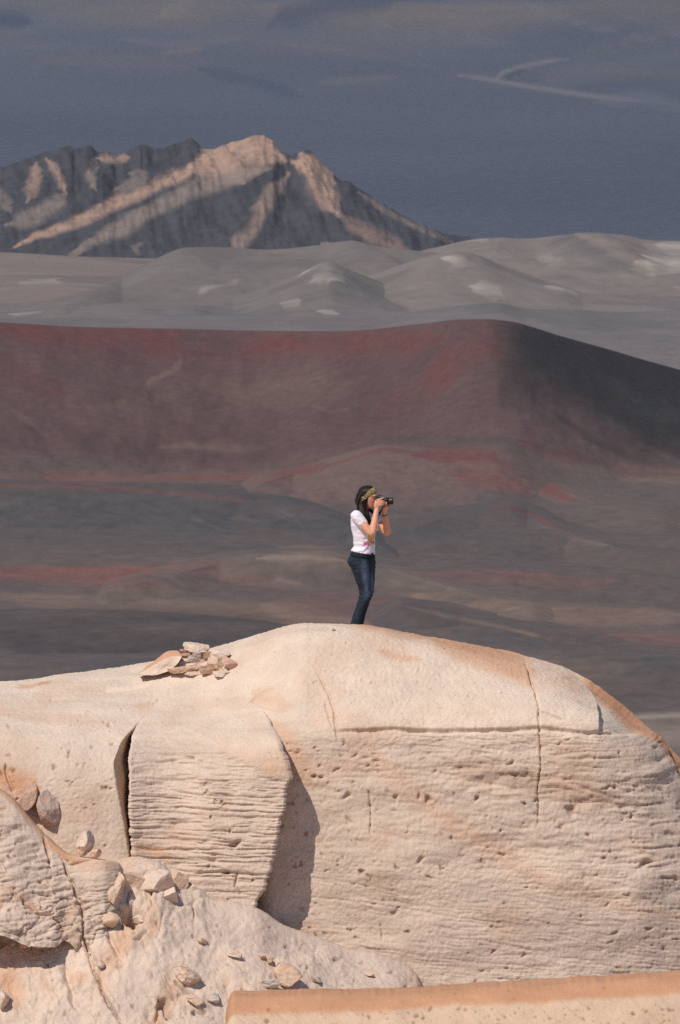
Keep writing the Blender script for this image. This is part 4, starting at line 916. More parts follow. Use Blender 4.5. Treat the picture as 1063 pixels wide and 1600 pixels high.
for i, (zx, zy, w_, h_, tl, dy, c, fl, lab) in enumerate(cairn):
    px_, py_ = cz(zx, zy); w_, h_ = w_ / 6.644, h_ / 6.644
    if i == 0:                                      # the big wedge: pale broken face below, orange weathered back above
        sx = [217, 222, 230, 240, 250, 262, 272, 280, 284]; bo = [1054, 1055, 1055, 1055, 1053, 1049, 1043, 1034, 1027]; ri = [1053, 1050, 1046, 1040, 1034, 1028.5, 1026.5, 1025.5, 1025.5]; to = [1052, 1048, 1041.5, 1033.5, 1025.5, 1017.5, 1016, 1018.5, 1023]
        pxs = np.linspace(217, 284, 60); B_, R_, T_ = pchip(sx, bo, pxs), pchip(sx, ri, pxs), pchip(sx, to, pxs)
        s_ = np.linspace(0, 1, 22)[:, None]; hh = np.clip((B_ - T_) / 30, 0.05, 1)
        low_ = pt(pxs[None], B_ + (R_ - B_) * s_, YB + 0.02 + 0.05 * s_); up_ = pt(pxs[None], R_ + (T_ - R_) * s_[1:] ** 0.7, YB + 0.07 + 0.22 * hh * s_[1:]); bk_ = pt(pxs[None], T_ + (B_ - T_) * s_[1:], YB + 0.07 + 0.22 * hh + 0.10 * s_[1:])
        W_ = np.concatenate([low_, up_, bk_], 0); org = pt(252, 1053, YB + 0.1)
        nz = fbm(W_[..., 0] * 9, W_[..., 1] * 9, W_[..., 2] * 9, 4); W_[..., 1] += 0.018 * nz; W_[..., 2] += 0.008 * nz
        Cw = np.broadcast_to(PALE, W_.shape).copy(); Cw = mix(Cw, tanst, sstep(0, 0.4, nz) * 0.5)
        Cw[22:] = mix(Cw[22:], lin(214, 158, 122, RG), 0.9 * np.ones(W_.shape[:2])[22:])
        o = link('stone', grid_mesh('stone', W_ - org, Cw), M_stone); o.location = Vector(org); tag(o, lab, 'stone', G_c); continue
    bot = min(py_ + h_ * 0.5, 1056)
    Yl = min(YB + dy, float(surf(px_, bot)[1]) - 0.02) if px_ > 320 else YB + dy
    stone(lab, px_, py_, w_ * 1.12, h_ * 1.12, tl, 200 + i, Y=Yl, group=G_c, colour=c, flat=(fl or 0.7) * 0.8, cuts=13, depth=max(w_, h_) * 0.0065 * 0.8, sub=4)
# pebble on the crest
stone('tiny brown pebble on the crest of the dome near the person', 522, 984, 6, 4, 0, 301, colour=brownst)
# boulders lodged between the shelf and the ledge
stone('grey rounded boulder lodged in the gully behind the orange-rimmed ledge', 44, 1245, 30, 50, 10, 311, colour=lin(190, 160, 140, RG), cat='boulder', dy=-0.02, cuts=7, sub=5)
stone('larger rounded boulder beside the lodged grey one, against the shelf wall', 75, 1264, 36, 58, -8, 312, colour=lin(196, 172, 156, RG), cat='boulder', dy=0.0, cuts=6, sub=5)
stone('angular pale stone perched on the orange rim below the vertical crack', 134, 1318, 28, 42, 12, 313, Y=-2.55, colour=PALE, cat='stone', cuts=9, sub=4)
stone('small flat stone beside the angular pale stone on the orange rim', 150, 1334, 18, 16, 0, 315, Y=-2.6, colour=tanst, cat='stone')
G_b = 'broken boulders at the top of the rubble slope'
bl = [(214, 1360, 66, 42, 0, 'bright broken boulder at the foot of the vertical crack'), (203, 1385, 52, 44, 14, 'boulder just right of the dark hollow in the rubble'), (243, 1386, 62, 50, -10, 'fractured boulder in the middle of the broken row under the layered block'),
      (276, 1380, 38, 36, 16, 'boulder under the layered block at the right end of the broken row'), (302, 1395, 40, 28, 22, 'low stone at the right tip of the broken row under the block'), (262, 1402, 34, 32, 0, 'small boulder tucked below the broken row'), (178, 1390, 36, 60, 8, 'upright stone standing left above the dark hollow in the rubble'), (226, 1410, 44, 16, 8, 'dark slab roofing the dark hollow in the rubble')]
bl += [(166, 1436, 40, 26, 16, 'squat stone below the right end of the ledge'), (222, 1436, 30, 18, 10, 'small stone below the dark hollow in the rubble')]
for i, (px_, py_, w_, h_, tl, lab) in enumerate(bl):
    stone(lab, px_, py_, w_, h_, tl, 330 + i, surface=surf2, dy=0.17 if px_ > 200 else -0.06, colour=[PALE, tanst, PALE, tanst, PALE][i % 5] if i != 7 else brownst, cat='boulder', group=G_b, sub=5, cuts=16)
G_p = 'stones strewn on the rubble slope'
st = [(450, 1524, 42, 34, 30, 'largest loose stone on the rubble slope, tan and tilted'), (436, 1503, 18, 16, 0, 'small stone touching the top of the largest loose stone'), (422, 1538, 30, 16, 4, 'flat stone lying left of the largest loose stone'),
      (410, 1494, 12, 8, 0, 'pebble a little up slope and left of the largest loose stone'), (367, 1490, 24, 12, 14, 'flat chip alone on the open rubble slope left of the pebble'), (494, 1530, 18, 10, 20, 'chip lying right of the largest loose stone'), (422, 1499, 9, 12, 0, 'narrow pebble between the pebble and the small stone'),
      (292, 1525, 46, 26, 30, 'pale stone half buried left of the orange slab'), (334, 1560, 22, 16, 0, 'grey rounded stone just left of the orange slab'), (305, 1563, 30, 14, 24, 'slab fragment beside the grey rounded stone'), (578, 1522, 16, 7, 5, 'small chip far right on the rubble slope'),
      (22, 1476, 10, 7, 0, 'small stone under the ledge overhang, left of its neighbour'), (38, 1478, 17, 11, 0, 'pale stone under the ledge overhang, larger of the two'), (6, 1562, 18, 30, 0, 'grey stone cut by the left picture edge near the bottom'), (157, 1507, 14, 14, 0, 'tiny stone beside the long curving crack in the rubble'),
      (316, 1470, 16, 8, 20, 'small chip high on the rubble slope below the block corner')]
for i, (px_, py_, w_, h_, tl, lab) in enumerate(st):
    stone(lab, px_, py_, w_, h_, tl, 360 + i, surface=surf2, dy=-0.02, colour=[tanst, PALE, greyst][i % 3], group=G_p, flat=0.6 if h_ < 0.6 * w_ else 0, sub=4)
# ------------------------------------------------------------------ the person
def flat_mat(name, c, rough=0.8, spec=0.3, sheen=0.0, bump=None, attr=False):
    m, nt, b = new_mat(name)
    b.inputs['Base Color'].default_value = (*c, 1); b.inputs['Roughness'].default_value = rough; b.inputs['Specular IOR Level'].default_value = spec
    tc = nnode(nt, 'ShaderNodeTexCoord'); no = nnode(nt, 'ShaderNodeTexNoise', i_Scale=(bump or (120,))[0], i_Detail=5.0)
    nt.links.new(tc.outputs['Object'], no.inputs['Vector'])
    mr = nnode(nt, 'ShaderNodeMapRange'); mr.inputs[1].default_value = 0.3; mr.inputs[2].default_value = 0.7; mr.inputs[3].default_value = 0.9; mr.inputs[4].default_value = 1.1
    nt.links.new(no.outputs['Fac'], mr.inputs[0])
    s = nnode(nt, 'ShaderNodeVectorMath', operation='SCALE'); nt.links.new(mr.outputs[0], s.inputs['Scale'])
    if attr:
        at = nnode(nt, 'ShaderNodeAttribute', attribute_name='Col'); nt.links.new(at.outputs['Color'], s.inputs[0])
    else: s.inputs[0].default_value = c
    nt.links.new(s.outputs[0], b.inputs['Base Color'])
    if bump:
        bp = nnode(nt, 'ShaderNodeBump', i_Strength=bump[1], i_Distance=bump[2]); nt.links.new(no.outputs['Fac'], bp.inputs['Height']); nt.links.new(bp.outputs[0], b.inputs['Normal'])
    if sheen: b.inputs['Sheen Weight'].default_value = sheen
    return m
def loft(rings, cap=True):
    """rings: list of (n,3) arrays -> verts, quads (+ fans at the ends)"""
    n = len(rings[0]); V = np.concatenate(rings); F = []
    for i in range(len(rings) - 1):
        for j in range(n):
            a = i * n + j; b = i * n + (j + 1) % n; F.append((a, b, b + n, a + n))
    V = list(map(tuple, V))
    if cap:
        for base in (0, (len(rings) - 1) * n):
            c = np.mean(V[base:base + n], axis=0); V.append(tuple(c)); k = len(V) - 1
            for j in range(n):
                a, b = base + j, base + (j + 1) % n
                F.append((k, b, a) if base == 0 else (k, a, b))
    return V, F
def tube(path, radii, ref=(0, 0, 1), seg=16, sub=4, cap=True):
    """smooth tapered limb along path; radii floats or (ra, rb)"""
    path = np.asarray(path, float); R = np.array([(r, r) if np.isscalar(r) else r for r in radii], float)
    t = np.arange(len(path)); tt = np.linspace(0, len(path) - 1, (len(path) - 1) * sub + 1)
    def cr(A):
        out = []
        for q in tt:
            i = min(int(q), len(A) - 2); f = q - i
            p0, p1, p2, p3 = A[max(i - 1, 0)], A[i], A[i + 1], A[min(i + 2, len(A) - 1)]
            out.append(0.5 * (2 * p1 + (p2 - p0) * f + (2 * p0 - 5 * p1 + 4 * p2 - p3) * f * f + (3 * p1 - p0 - 3 * p2 + p3) * f ** 3))
        return np.array(out)
    Pp, Rr = cr(path), cr(R)
    T = np.gradient(Pp, axis=0); T /= np.linalg.norm(T, axis=1)[:, None]
    u = np.asarray(ref, float); rings = []
    for p, tn, r in zip(Pp, T, Rr):
        a = u - tn * (u @ tn); a /= np.linalg.norm(a) + 1e-9; b = np.cross(tn, a)
        th = np.linspace(0, 2 * np.pi, seg, endpoint=False)
        rings.append(p + r[0] * np.cos(th)[:, None] * a + r[1] * np.sin(th)[:, None] * b)
    if cap:
        for e, i in ((-1, 0), (1, -1)):
            c = Pp[i]; m = min(Rr[i]); base = rings[i]
            ex = [c + (base - c) * 0.8 + T[i] * e * m * 0.45, c + (base - c) * 0.4 + T[i] * e * m * 0.75]
            rings = (ex[::-1] + rings) if e < 0 else (rings + ex)
    return loft(rings)
def ball(c, r, seg=12):
    r = np.asarray(r if not np.isscalar(r) else (r, r, r), float); rings = []
    for ph in np.linspace(-1.35, 1.35, 9):
        th = np.linspace(0, 2 * np.pi, seg, endpoint=False)
        rings.append(np.asarray(c) + np.stack([np.cos(th) * np.cos(ph), np.sin(th) * np.cos(ph), np.sin(ph) + 0 * th], 1) * r)
    return loft(rings)
def fused(name, pieces, voxel, smooth_it=4):
    """pieces grown together into one continuous skin"""
    V, F = [], []
    for v, f in pieces:
        o = len(V); V += list(v); F += [tuple(i + o for i in q) for q in f]
    me = bpy.data.meshes.new(name + '_pieces'); me.from_pydata(V, [], F)
    bm = bmesh.new(); bm.from_mesh(me); bmesh.ops.recalc_face_normals(bm, faces=bm.faces); bm.to_mesh(me); bm.free()
    ob = bpy.data.objects.new('tmp', me); COL.objects.link(ob)
    md = ob.modifiers.new('r', 'REMESH'); md.mode = 'VOXEL'; md.voxel_size = voxel; md.use_smooth_shade = True
    ms = ob.modifiers.new('s', 'SMOOTH'); ms.factor = 0.5; ms.iterations = smooth_it
    dg = bpy.context.evaluated_depsgraph_get(); dg.update()
    out = bpy.data.meshes.new_from_object(ob.evaluated_get(dg))
    bpy.data.objects.remove(ob); bpy.data.meshes.remove(me)
    out.name = name
    out.polygons.foreach_set('use_smooth', np.ones(len(out.polygons), bool))
    return out
def plain_mesh(name, pieces, smooth=True):
    V, F = [], []
    for v, f in pieces:
        o = len(V); V += list(v); F += [tuple(i + o for i in q) for q in f]
    me = bpy.data.meshes.new(name); me.from_pydata(V, [], F)
    bm = bmesh.new(); bm.from_mesh(me); bmesh.ops.recalc_face_normals(bm, faces=bm.faces); bm.to_mesh(me); bm.free()
    me.polygons.foreach_set('use_smooth', np.full(len(me.polygons), smooth)); me.update()
    return me
def coords(me):
    a = np.empty(len(me.vertices) * 3, np.float32); me.vertices.foreach_get('co', a); return a.reshape(-1, 3).astype(float)
def set_coords(me, V): me.vertices.foreach_set('co', np.ascontiguousarray(V, np.float32).ravel()); me.update()
def set_col(me, C):
    at = me.color_attributes.new('Col', 'FLOAT_COLOR', 'POINT'); c4 = np.ones((len(C), 4), np.float32); c4[:, :3] = C; at.data.foreach_set('color', c4.ravel())

TH = math.radians(24)
FW = np.array([math.cos(TH), -math.sin(TH), 0]); LF = np.array([math.sin(TH), math.cos(TH), 0]); UP = np.array([0, 0, 1.0])
def A3(*p): return np.array(p, float)
def torso_rings(tab, grow=0.0, seg=40, sq=2.3):
    rings = []
    for zc, xc, a, b in tab:
        th = np.linspace(0, 2 * np.pi, seg, endpoint=False); c, s = np.cos(th), np.sin(th)
        ca = np.sign(c) * np.abs(c) ** (2 / sq); sa = np.sign(s) * np.abs(s) ** (2 / sq)
        rings.append(A3(xc, 0, zc) + (a + grow) * ca[:, None] * FW + (b + grow) * sa[:, None] * LF)
    return rings
def dense(tab, n=40):
    tab = np.array(tab); return pchip(tab[:, 0], tab, np.linspace(tab[0, 0], tab[-1, 0], n))
TORSO = [(0.78, 0.012, 0.100, 0.150), (0.86, 0.012, 0.113, 0.163), (0.93, 0.020, 0.101, 0.150), (1.02, 0.032, 0.090, 0.124), (1.10, 0.030, 0.096, 0.130), (1.20, 0.026, 0.112, 0.142), (1.27, 0.020, 0.106, 0.150), (1.325, 0.012, 0.082, 0.145), (1.355, 0.010, 0.060, 0.090), (1.375, 0.014, 0.050, 0.055)]
SR = A3(0.014, 0, 1.318) - 0.150 * LF; SL = A3(0.024, 0, 1.318) + 0.150 * LF
ER = A3(0.106, -0.215, 1.150); WR = A3(0.158, -0.140, 1.395)
EL = A3(0.268, 0.055, 1.135); WL = A3(0.238, -0.010, 1.345)
HIPR = A3(0.012, 0, 0.84) - 0.082 * LF; HIPL = A3(0.018, 0, 0.84) + 0.082 * LF
LEGR = [HIPR, A3(0.012, -0.082, 0.70), A3(0.040, -0.080, 0.545), A3(0.018, -0.085, 0.43), A3(-0.038, -0.09, 0.25), A3(-0.078, -0.095, 0.085)]
LEGL = [HIPL, A3(0.062, 0.070, 0.70), A3(0.068, 0.075, 0.545), A3(0.030, 0.080, 0.43), A3(-0.026, 0.085, 0.25), A3(-0.060, 0.09, 0.085)]
# --- head frame
HC = A3(0.070, -0.012, 1.502); TILT = math.radians(9); HY = math.radians(20)
hf0 = A3(math.cos(HY), -math.sin(HY), 0); HL = A3(math.sin(HY), math.cos(HY), 0)
HF = hf0 * math.cos(TILT) - UP * math.sin(TILT); HU = UP * math.cos(TILT) + hf0 * math.sin(TILT)
def hp(f, l, h): return HC + HF * f + HL * l + HU * h
HEAD = [(-0.108, 0.066, 0.020, 0.026), (-0.095, 0.080, -0.005, 0.040), (-0.075, 0.083, -0.030, 0.051), (-0.050, 0.085, -0.052, 0.058), (-0.020, 0.086, -0.076, 0.064), (0.008, 0.083, -0.090, 0.068), (0.034, 0.091, -0.095, 0.071), (0.062, 0.087, -0.093, 0.070), (0.086, 0.068, -0.078, 0.058), (0.104, 0.040, -0.050, 0.036), (0.111, 0.012, -0.020, 0.014)]
def head_rings(tab, seg=28, grow=0.0):
    rings = []
    for h, f, b, w_ in tab:
        th = np.linspace(0, 2 * np.pi, seg, endpoint=False)
        c = (f + b) / 2; a = (f - b) / 2 + grow
        rings.append(np.array([hp(c + a * math.cos(t), (w_ + grow) * math.sin(t), h) for t in th]))
    return rings
pieces = [loft(head_rings(dense(HEAD, 26)))]
pieces += [tube([hp(0.086, 0, 0.020), hp(0.097, 0, 0.000), hp(0.105, 0, -0.016), hp(0.090, 0, -0.026)], [0.008, 0.010, 0.012, 0.010]),
           tube([hp(0.083, -0.022, -0.049), hp(0.090, 0, -0.047), hp(0.083, 0.022, -0.049)], [0.004, 0.0065, 0.004]), tube([hp(0.083, -0.019, -0.060), hp(0.088, 0, -0.061), hp(0.083, 0.019, -0.060)], [0.004, 0.007, 0.004]),
           ball(hp(0.074, 0, -0.094), 0.017), ball(hp(-0.005, -0.070, -0.002), (0.016, 0.010, 0.028)), ball(hp(-0.005, 0.070, -0.002), (0.016, 0.010, 0.028)),
           tube([hp(0.078, -0.045, 0.034), hp(0.089, -0.015, 0.032), hp(0.089, 0.015, 0.032), hp(0.078, 0.045, 0.034)], [0.006, 0.008, 0.008, 0.006])]
pieces += [tube([A3(0.012, 0, 1.33), A3(0.024, -0.002, 1.385), hp(-0.025, 0, -0.06)], [(0.056, 0.06), (0.048, 0.048), (0.046, 0.046)])]
pieces += [loft(torso_rings(dense(TORSO), -0.006))]
pieces += [tube([SR + A3(0.0, 0.02, 0), SR, (SR * 0.5 + ER * 0.5) + A3(0, -0.01, 0), ER, ER * 0.62 + WR * 0.38 + A3(0.004, -0.004, 0), WR], [0.045, 0.049, 0.042, 0.036, 0.036, 0.0235]),
           tube([SL + A3(0, -0.02, 0), SL, SL * 0.5 + EL * 0.5, EL, EL * 0.62 + WL * 0.38, WL], [0.045, 0.049, 0.042, 0.036, 0.036, 0.0235])]
for leg in (LEGR, LEGL):
    pieces.append(tube(leg, [0.082, 0.070, 0.050, 0.046, 0.038, 0.030]))
# --- right hand on the camera grip: palm on the near side, fingers wrapped to the front
CX, CY, CZ = 0.196, -0.055, 1.470            # camera body centre
pieces.append(tube([WR, A3(0.160, -0.145, 1.425), A3(0.170, -0.146, 1.455)], [(0.020, 0.0235), (0.017, 0.034), (0.016, 0.036)], ref=(0.2, -1, 0)))
for i, (zz, xs, ln) in enumerate(((1.492, 0.168, 0.9), (1.473, 0.172, 1.0), (1.454, 0.172, 0.98), (1.436, 0.168, 0.85))):
    tip_up = 0.016 if i == 0 else 0.0
    pieces.append(tube([A3(xs - 0.006, -0.146, zz - 0.006), A3(xs + 0.018, -0.152, zz), A3(xs + 0.018 + 0.030 * ln, -0.146, zz + 0.001 + tip_up * 0.6), A3(xs + 0.020 + 0.044 * ln, -0.122, zz - 0.003 + tip_up), A3(xs + 0.016 + 0.044 * ln, -0.102, zz - 0.005 + tip_up)], [0.0095, 0.0100, 0.0092, 0.0082, 0.0070], seg=10))
pieces.append(tube([A3(0.155, -0.138, 1.430), A3(0.146, -0.122, 1.452), A3(0.146, -0.100, 1.470), A3(0.150, -0.082, 1.476)], [0.012, 0.0115, 0.010, 0.0085], seg=10))
# --- left hand cupped under the lens
LX, LY, LZ, LR = 0.27, -0.068, 1.468, 0.034
pieces.append(tube([WL, A3(0.243, -0.030, 1.380), A3(0.252, -0.052, 1.412)], [(0.020, 0.0235), (0.016, 0.034), (0.014, 0.036)], ref=(0.2, -0.4, 0.4)))
for i, dx in enumerate((0.030, 0.012, -0.006, -0.022)):
    x_ = 0.256 + dx
    pieces.append(tube([A3(x_ - 0.002, -0.040, 1.410), A3(x_, -0.026, 1.428), A3(x_ + 0.002, -0.024, 1.455), A3(x_ + 0.003, -0.030, 1.478), A3(x_ + 0.003, -0.042, 1.497)], [0.0100, 0.0098, 0.0092, 0.0083, 0.0070], seg=10))
pieces.append(tube([A3(0.236, -0.050, 1.398), A3(0.244, -0.082, 1.418), A3(0.252, -0.104, 1.438), A3(0.256, -0.112, 1.458)], [0.013, 0.0120, 0.0105, 0.009], seg=10))
skin_me = fused('person', pieces, 0.0042, 2)
V = coords(skin_me)
n = fbm(V[:, 0] * 30, V[:, 1] * 30, V[:, 2] * 30, 3)
SK = lin(226, 164, 130, 0.92)
Csk = SK * (1 + 0.06 * n[:, None])
dn = np.linalg.norm(V - hp(0.055, -0.05, -0.03), axis=1); Csk = mix(Csk, lin(222, 138, 118, 0.82), np.exp(-(dn / 0.03) ** 2) * 0.6)
dm = np.abs((V - hp(0.088, 0, -0.054)) @ HU); dl_ = np.abs((V - HC) @ HL); df_ = (V - HC) @ HF
Csk = mix(Csk, lin(190, 100, 95, 0.8), (dm < 0.012) * (dl_ < 0.022) * (df_ > 0.078) * 0.8)
set_col(skin_me, Csk)
M_skin = flat_mat('skin', SK, 0.55, 0.35, attr=True); M_skin.node_tree.nodes['Principled BSDF'].inputs['Subsurface Weight'].default_value = 0.08
M_skin.node_tree.nodes['Principled BSDF'].inputs['Subsurface Radius'].default_value = (0.01, 0.004, 0.002)
person = link('person', skin_me, M_skin)
tag(person, 'dark-haired person in white T-shirt and jeans aiming a camera from the dome', 'person')
# stand on the back slope just behind the crest
jc = int(np.argmin(np.abs(cols - 565)))
bk = np.nonzero(trow >= 7.15)[0]
ib = bk[int(np.argmin(np.abs(out_py[bk, jc] - 1006.5)))]
person.location = Vector(OUT[ib, jc])
foot_z = {}
def ground_at(xw, yw):
    bi = np.nonzero(trow >= 6.2)[0]; d = (OUT[bi][..., 0] - xw) ** 2 + (OUT[bi][..., 1] - yw) ** 2
    return OUT[bi][np.unravel_index(np.argmin(d), d.shape)][2]
PL = np.array(person.location)

# --- T-shirt
sh_tab = [t for t in dense(TORSO, 60) if t[0] > 0.925 and t[0] < 1.362]
shirt = [loft(torso_rings(sh_tab, 0.007))]
shirt += [tube([SR + A3(0.0, 0.05, 0.005), SR + A3(0, 0, 0.003), SR * 0.74 + ER * 0.26, SR * 0.56 + ER * 0.44], [0.050, 0.060, 0.058, 0.054]), tube([SL + A3(0.0, -0.05, 0.005), SL + A3(0, 0, 0.003), SL * 0.74 + EL * 0.26, SL * 0.58 + EL * 0.42], [0.050, 0.060, 0.058, 0.054]),
          ball(A3(0.026, 0, 1.20) + FW * 0.085 - LF * 0.065, (0.052, 0.052, 0.055)), ball(A3(0.026, 0, 1.20) + FW * 0.085 + LF * 0.065, (0.052, 0.052, 0.055))]
sm = fused('t_shirt', shirt, 0.006, 5)
V = coords(sm)
lowm = 1 - sstep(0.93, 1.02, V[:, 2])
V[:, 2] += lowm * (-0.16 * (V[:, 0] - 0.02) + 0.006)
wr = 0.0045 * np.sin(V[:, 2] * 95 + 3 * noise(V[:, 0] * 9, V[:, 1] * 9, 2) * 3) * (1 - sstep(1.0, 1.14, V[:, 2])) + 0.006 * fbm(V[:, 0] * 14, V[:, 1] * 14, V[:, 2] * 24, 2)
dirc = V - A3(0.026, 0, 0) * 1; dirc[:, 2] = 0; dirc /= np.linalg.norm(dirc, axis=1)[:, None] + 1e-9
V = V + dirc * wr[:, None]; set_coords(sm, V)
Wt = lin(236, 226, 232, 0.92)
Ct = np.broadcast_to(Wt, V.shape).copy()
ff = (V - A3(0.03, 0, 0)) @ FW; ll = (V - A3(0.03, 0, 0)) @ LF; frontm = sstep(0.03, 0.05, ff)
na = fbm(V[:, 0] * 42, V[:, 1] * 42, V[:, 2] * 42, 3); nb3 = fbm(V[:, 0] * 30 + 9, V[:, 1] * 30, V[:, 2] * 30, 2)
disk = np.hypot((ll + 0.030) / 0.070, (V[:, 2] - 1.085) / 0.070)
Ct = mix(Ct, lin(222, 186, 60, 0.9), frontm * (disk < 1 + 0.5 * na) * sstep(-0.25, 0.0, na) * 0.95)
Ct = mix(Ct, lin(196, 92, 40, 0.9), frontm * (disk < 0.85 + 0.4 * na) * sstep(0.05, 0.2, nb3) * 0.95)
dk = np.hypot((ll + 0.075) / 0.055, (V[:, 2] - 1.040) / 0.030)
Ct = mix(Ct, lin(232, 110, 180, 0.9), frontm * (dk < 1 + 0.7 * na) * sstep(-0.15, 0.08, nb3) * 0.9)
set_col(sm, Ct)
M_shirt = flat_mat('cotton', Wt, 0.9, 0.1, attr=True, bump=(400, 0.2, 0.002))
tshirt = link('t_shirt', sm, M_shirt, person); tshirt['label'] = 'white T-shirt with a yellow, orange and pink flower print on the belly'
# --- jeans
jt = [t for t in dense(TORSO, 60) if t[0] < 0.962]
jeans = [loft(torso_rings(jt, 0.002))]
for leg in (LEGR, LEGL):
    jeans.append(tube(leg, [(0.098, 0.092), (0.080, 0.078), (0.062, 0.060), (0.057, 0.055), (0.060, 0.056), (0.072, 0.064)], ref=(1, 0, 0), seg=24))
jeans += [ball(A3(-0.045, 0, 0.855) - LF * 0.075, (0.062, 0.07, 0.075)), ball(A3(-0.045, 0, 0.855) + LF * 0.075, (0.062, 0.07, 0.075))]
jm = fused('jeans', jeans, 0.006, 4)
V = coords(jm)
kn = np.exp(-((V[:, 2] - 0.50) / 0.05) ** 2) + 0.6 * np.exp(-((V[:, 2] - 0.80) / 0.05) ** 2)
V[:, 0] += 0.005 * np.sin(V[:, 2] * 150 + 20 * V[:, 0] + 3 * noise(V[:, 0] * 20, V[:, 1] * 20, 7)) * kn
V = V + 0.004 * fbm(V[:, 0] * 16, V[:, 1] * 16, V[:, 2] * 20, 3)[:, None] * A3(1, 0.5, 0); set_coords(jm, V)
DN = lin(42, 48, 58, 0.9)
nj = fbm(V[:, 0] * 18, V[:, 1] * 18, V[:, 2] * 10, 4)
Cj = DN * (1 + 0.35 * nj[:, None])
legx = np.where(V[:, 1] < 0, np.interp(V[:, 2], [0.1, 0.3, 0.45, 0.545, 0.7, 0.85], [-0.07, -0.02, 0.02, 0.045, 0.02, 0.0]), np.interp(V[:, 2], [0.1, 0.3, 0.45, 0.545, 0.7, 0.85], [-0.06, -0.01, 0.03, 0.07, 0.065, 0.05]))
fade = np.exp(-((V[:, 0] - legx - 0.030) / 0.034) ** 2) * sstep(0.42, 0.55, V[:, 2]) * (1 - sstep(0.82, 0.9, V[:, 2]))
Cj = mix(Cj, lin(98, 114, 134, 0.85), fade * (0.75 + 0.6 * nj))
seam = np.abs((V[:, 0] - np.interp(V[:, 2], [0.2, 0.45, 0.55, 0.7, 0.9], [-0.04, 0.0, 0.02, 0.0, 0.0])))
set_col(jm, Cj)
M_denim = flat_mat('denim', DN, 0.9, 0.15, attr=True, bump=(300, 0.3, 0.002))
jn = link('jeans', jm, M_denim, person)
def ring_band(z0, tilt, tab, grow, r, name, mat, parent):
    t = pchip(np.array(tab)[:, 0], np.array(tab), [z0])[0]
    rg = torso_rings([t], grow)[0]; rg[:, 2] += -tilt * (rg[:, 0] - 0.02)
    rings = []
    for p in np.concatenate([rg, rg[:1]]):
        o = p - A3(t[1], 0, 0); o[2] = 0; o /= np.linalg.norm(o)
        th = np.linspace(0, 2 * np.pi, 8, endpoint=False)
        rings.append(p + np.cos(th)[:, None] * o * r[0] + np.sin(th)[:, None] * UP * r[1])
    return link(name, plain_mesh(name, [loft(rings, False)]), mat, parent)
wb = ring_band(0.905, 0.14, TORSO, 0.004, (0.003, 0.016), 'waistband', flat_mat('denim_band', lin(34, 40, 50, 0.9), 0.9, 0.1), jn)
M_lea = flat_mat('leather', lin(150, 96, 66), 0.6, 0.3)
bp_ = A3(0.020, 0, 0.945) - FW * 0.112 - LF * 0.02
pb = plain_mesh('leather_patch', [tube([bp_ - LF * 0.022, bp_ + LF * 0.022], [(0.016, 0.004)] * 2, ref=(0, 0, 1), seg=12)]); link('leather_patch', pb, M_lea, jn)
from mathutils.bvhtree import BVHTree
def bvh_of(*meshes):
    V, F = [], []
    for me in meshes:
        o = len(V); V += [v.co.copy() for v in me.vertices]; F += [[i + o for i in p.vertices] for p in me.polygons]
    return BVHTree.FromPolygons(V, F)
jbvh = bvh_of(jm)
M_pocket = flat_mat('denim_pocket', lin(46, 55, 68, 0.9), 0.9, 0.1)
def pocket(sgn):
    """patch pocket laid on the seat of the jeans"""
    V, ok = [], []
    for z_ in np.linspace(-1, 1, 7):
        for l_ in np.linspace(-1, 1, 7):
            hw = 0.055 * (1 if z_ > -0.3 else 1 - 0.5 * (-0.3 - z_))
            o_ = A3(0.01, 0, 0.850 + 0.058 * z_ + (0.012 * abs(l_) if z_ < 0 else 0)) + LF * (0.080 * sgn + hw * l_) - FW * 0.5
            h_ = jbvh.ray_cast(Vector(o_), Vector(FW))
            V.append(tuple(np.array(h_[0]) - FW * 0.0035))
    G = np.array(V).reshape(7, 7, 3); back = G + FW * 0.012
    i = np.arange(49).reshape(7, 7); F = [(i[a_, b_], i[a_ + 1, b_], i[a_ + 1, b_ + 1], i[a_, b_ + 1]) for a_ in range(6) for b_ in range(6)]
    rim = list(i[0]) + list(i[1:, -1]) + list(i[-1, -2::-1]) + list(i[-2:0:-1, 0])
    F += [(rim[k], rim[(k + 1) % len(rim)], rim[(k + 1) % len(rim)] + 49, rim[k] + 49) for k in range(len(rim))]
    return link('pocket', plain_mesh('pocket', [(list(map(tuple, G.reshape(-1, 3))) + list(map(tuple, back.reshape(-1, 3))), F)]), M_pocket, jn)
pocket(-1); pocket(1)
# --- shoes
M_shoe = flat_mat('shoe', lin(70, 66, 64), 0.8, 0.2)
for leg in (LEGR, LEGL):
    a = leg[-1]; gz_ = ground_at(PL[0] + a[0] + 0.06, PL[1] + a[1]) - PL[2]
    zz = gz_ + 0.030
    me = fused('shoe', [tube([A3(a[0] - 0.045, a[1], zz + 0.012), A3(a[0], a[1], zz + 0.012), A3(a[0] + 0.09, a[1] - 0.03, zz), A3(a[0] + 0.16, a[1] - 0.06, zz - 0.004)], [(0.034, 0.034), (0.042, 0.036), (0.032, 0.042), (0.020, 0.034)]), tube([A3(a[0], a[1], zz + 0.02), a], [0.040, 0.040])], 0.006, 3)
    link('shoe', me, M_shoe, person)
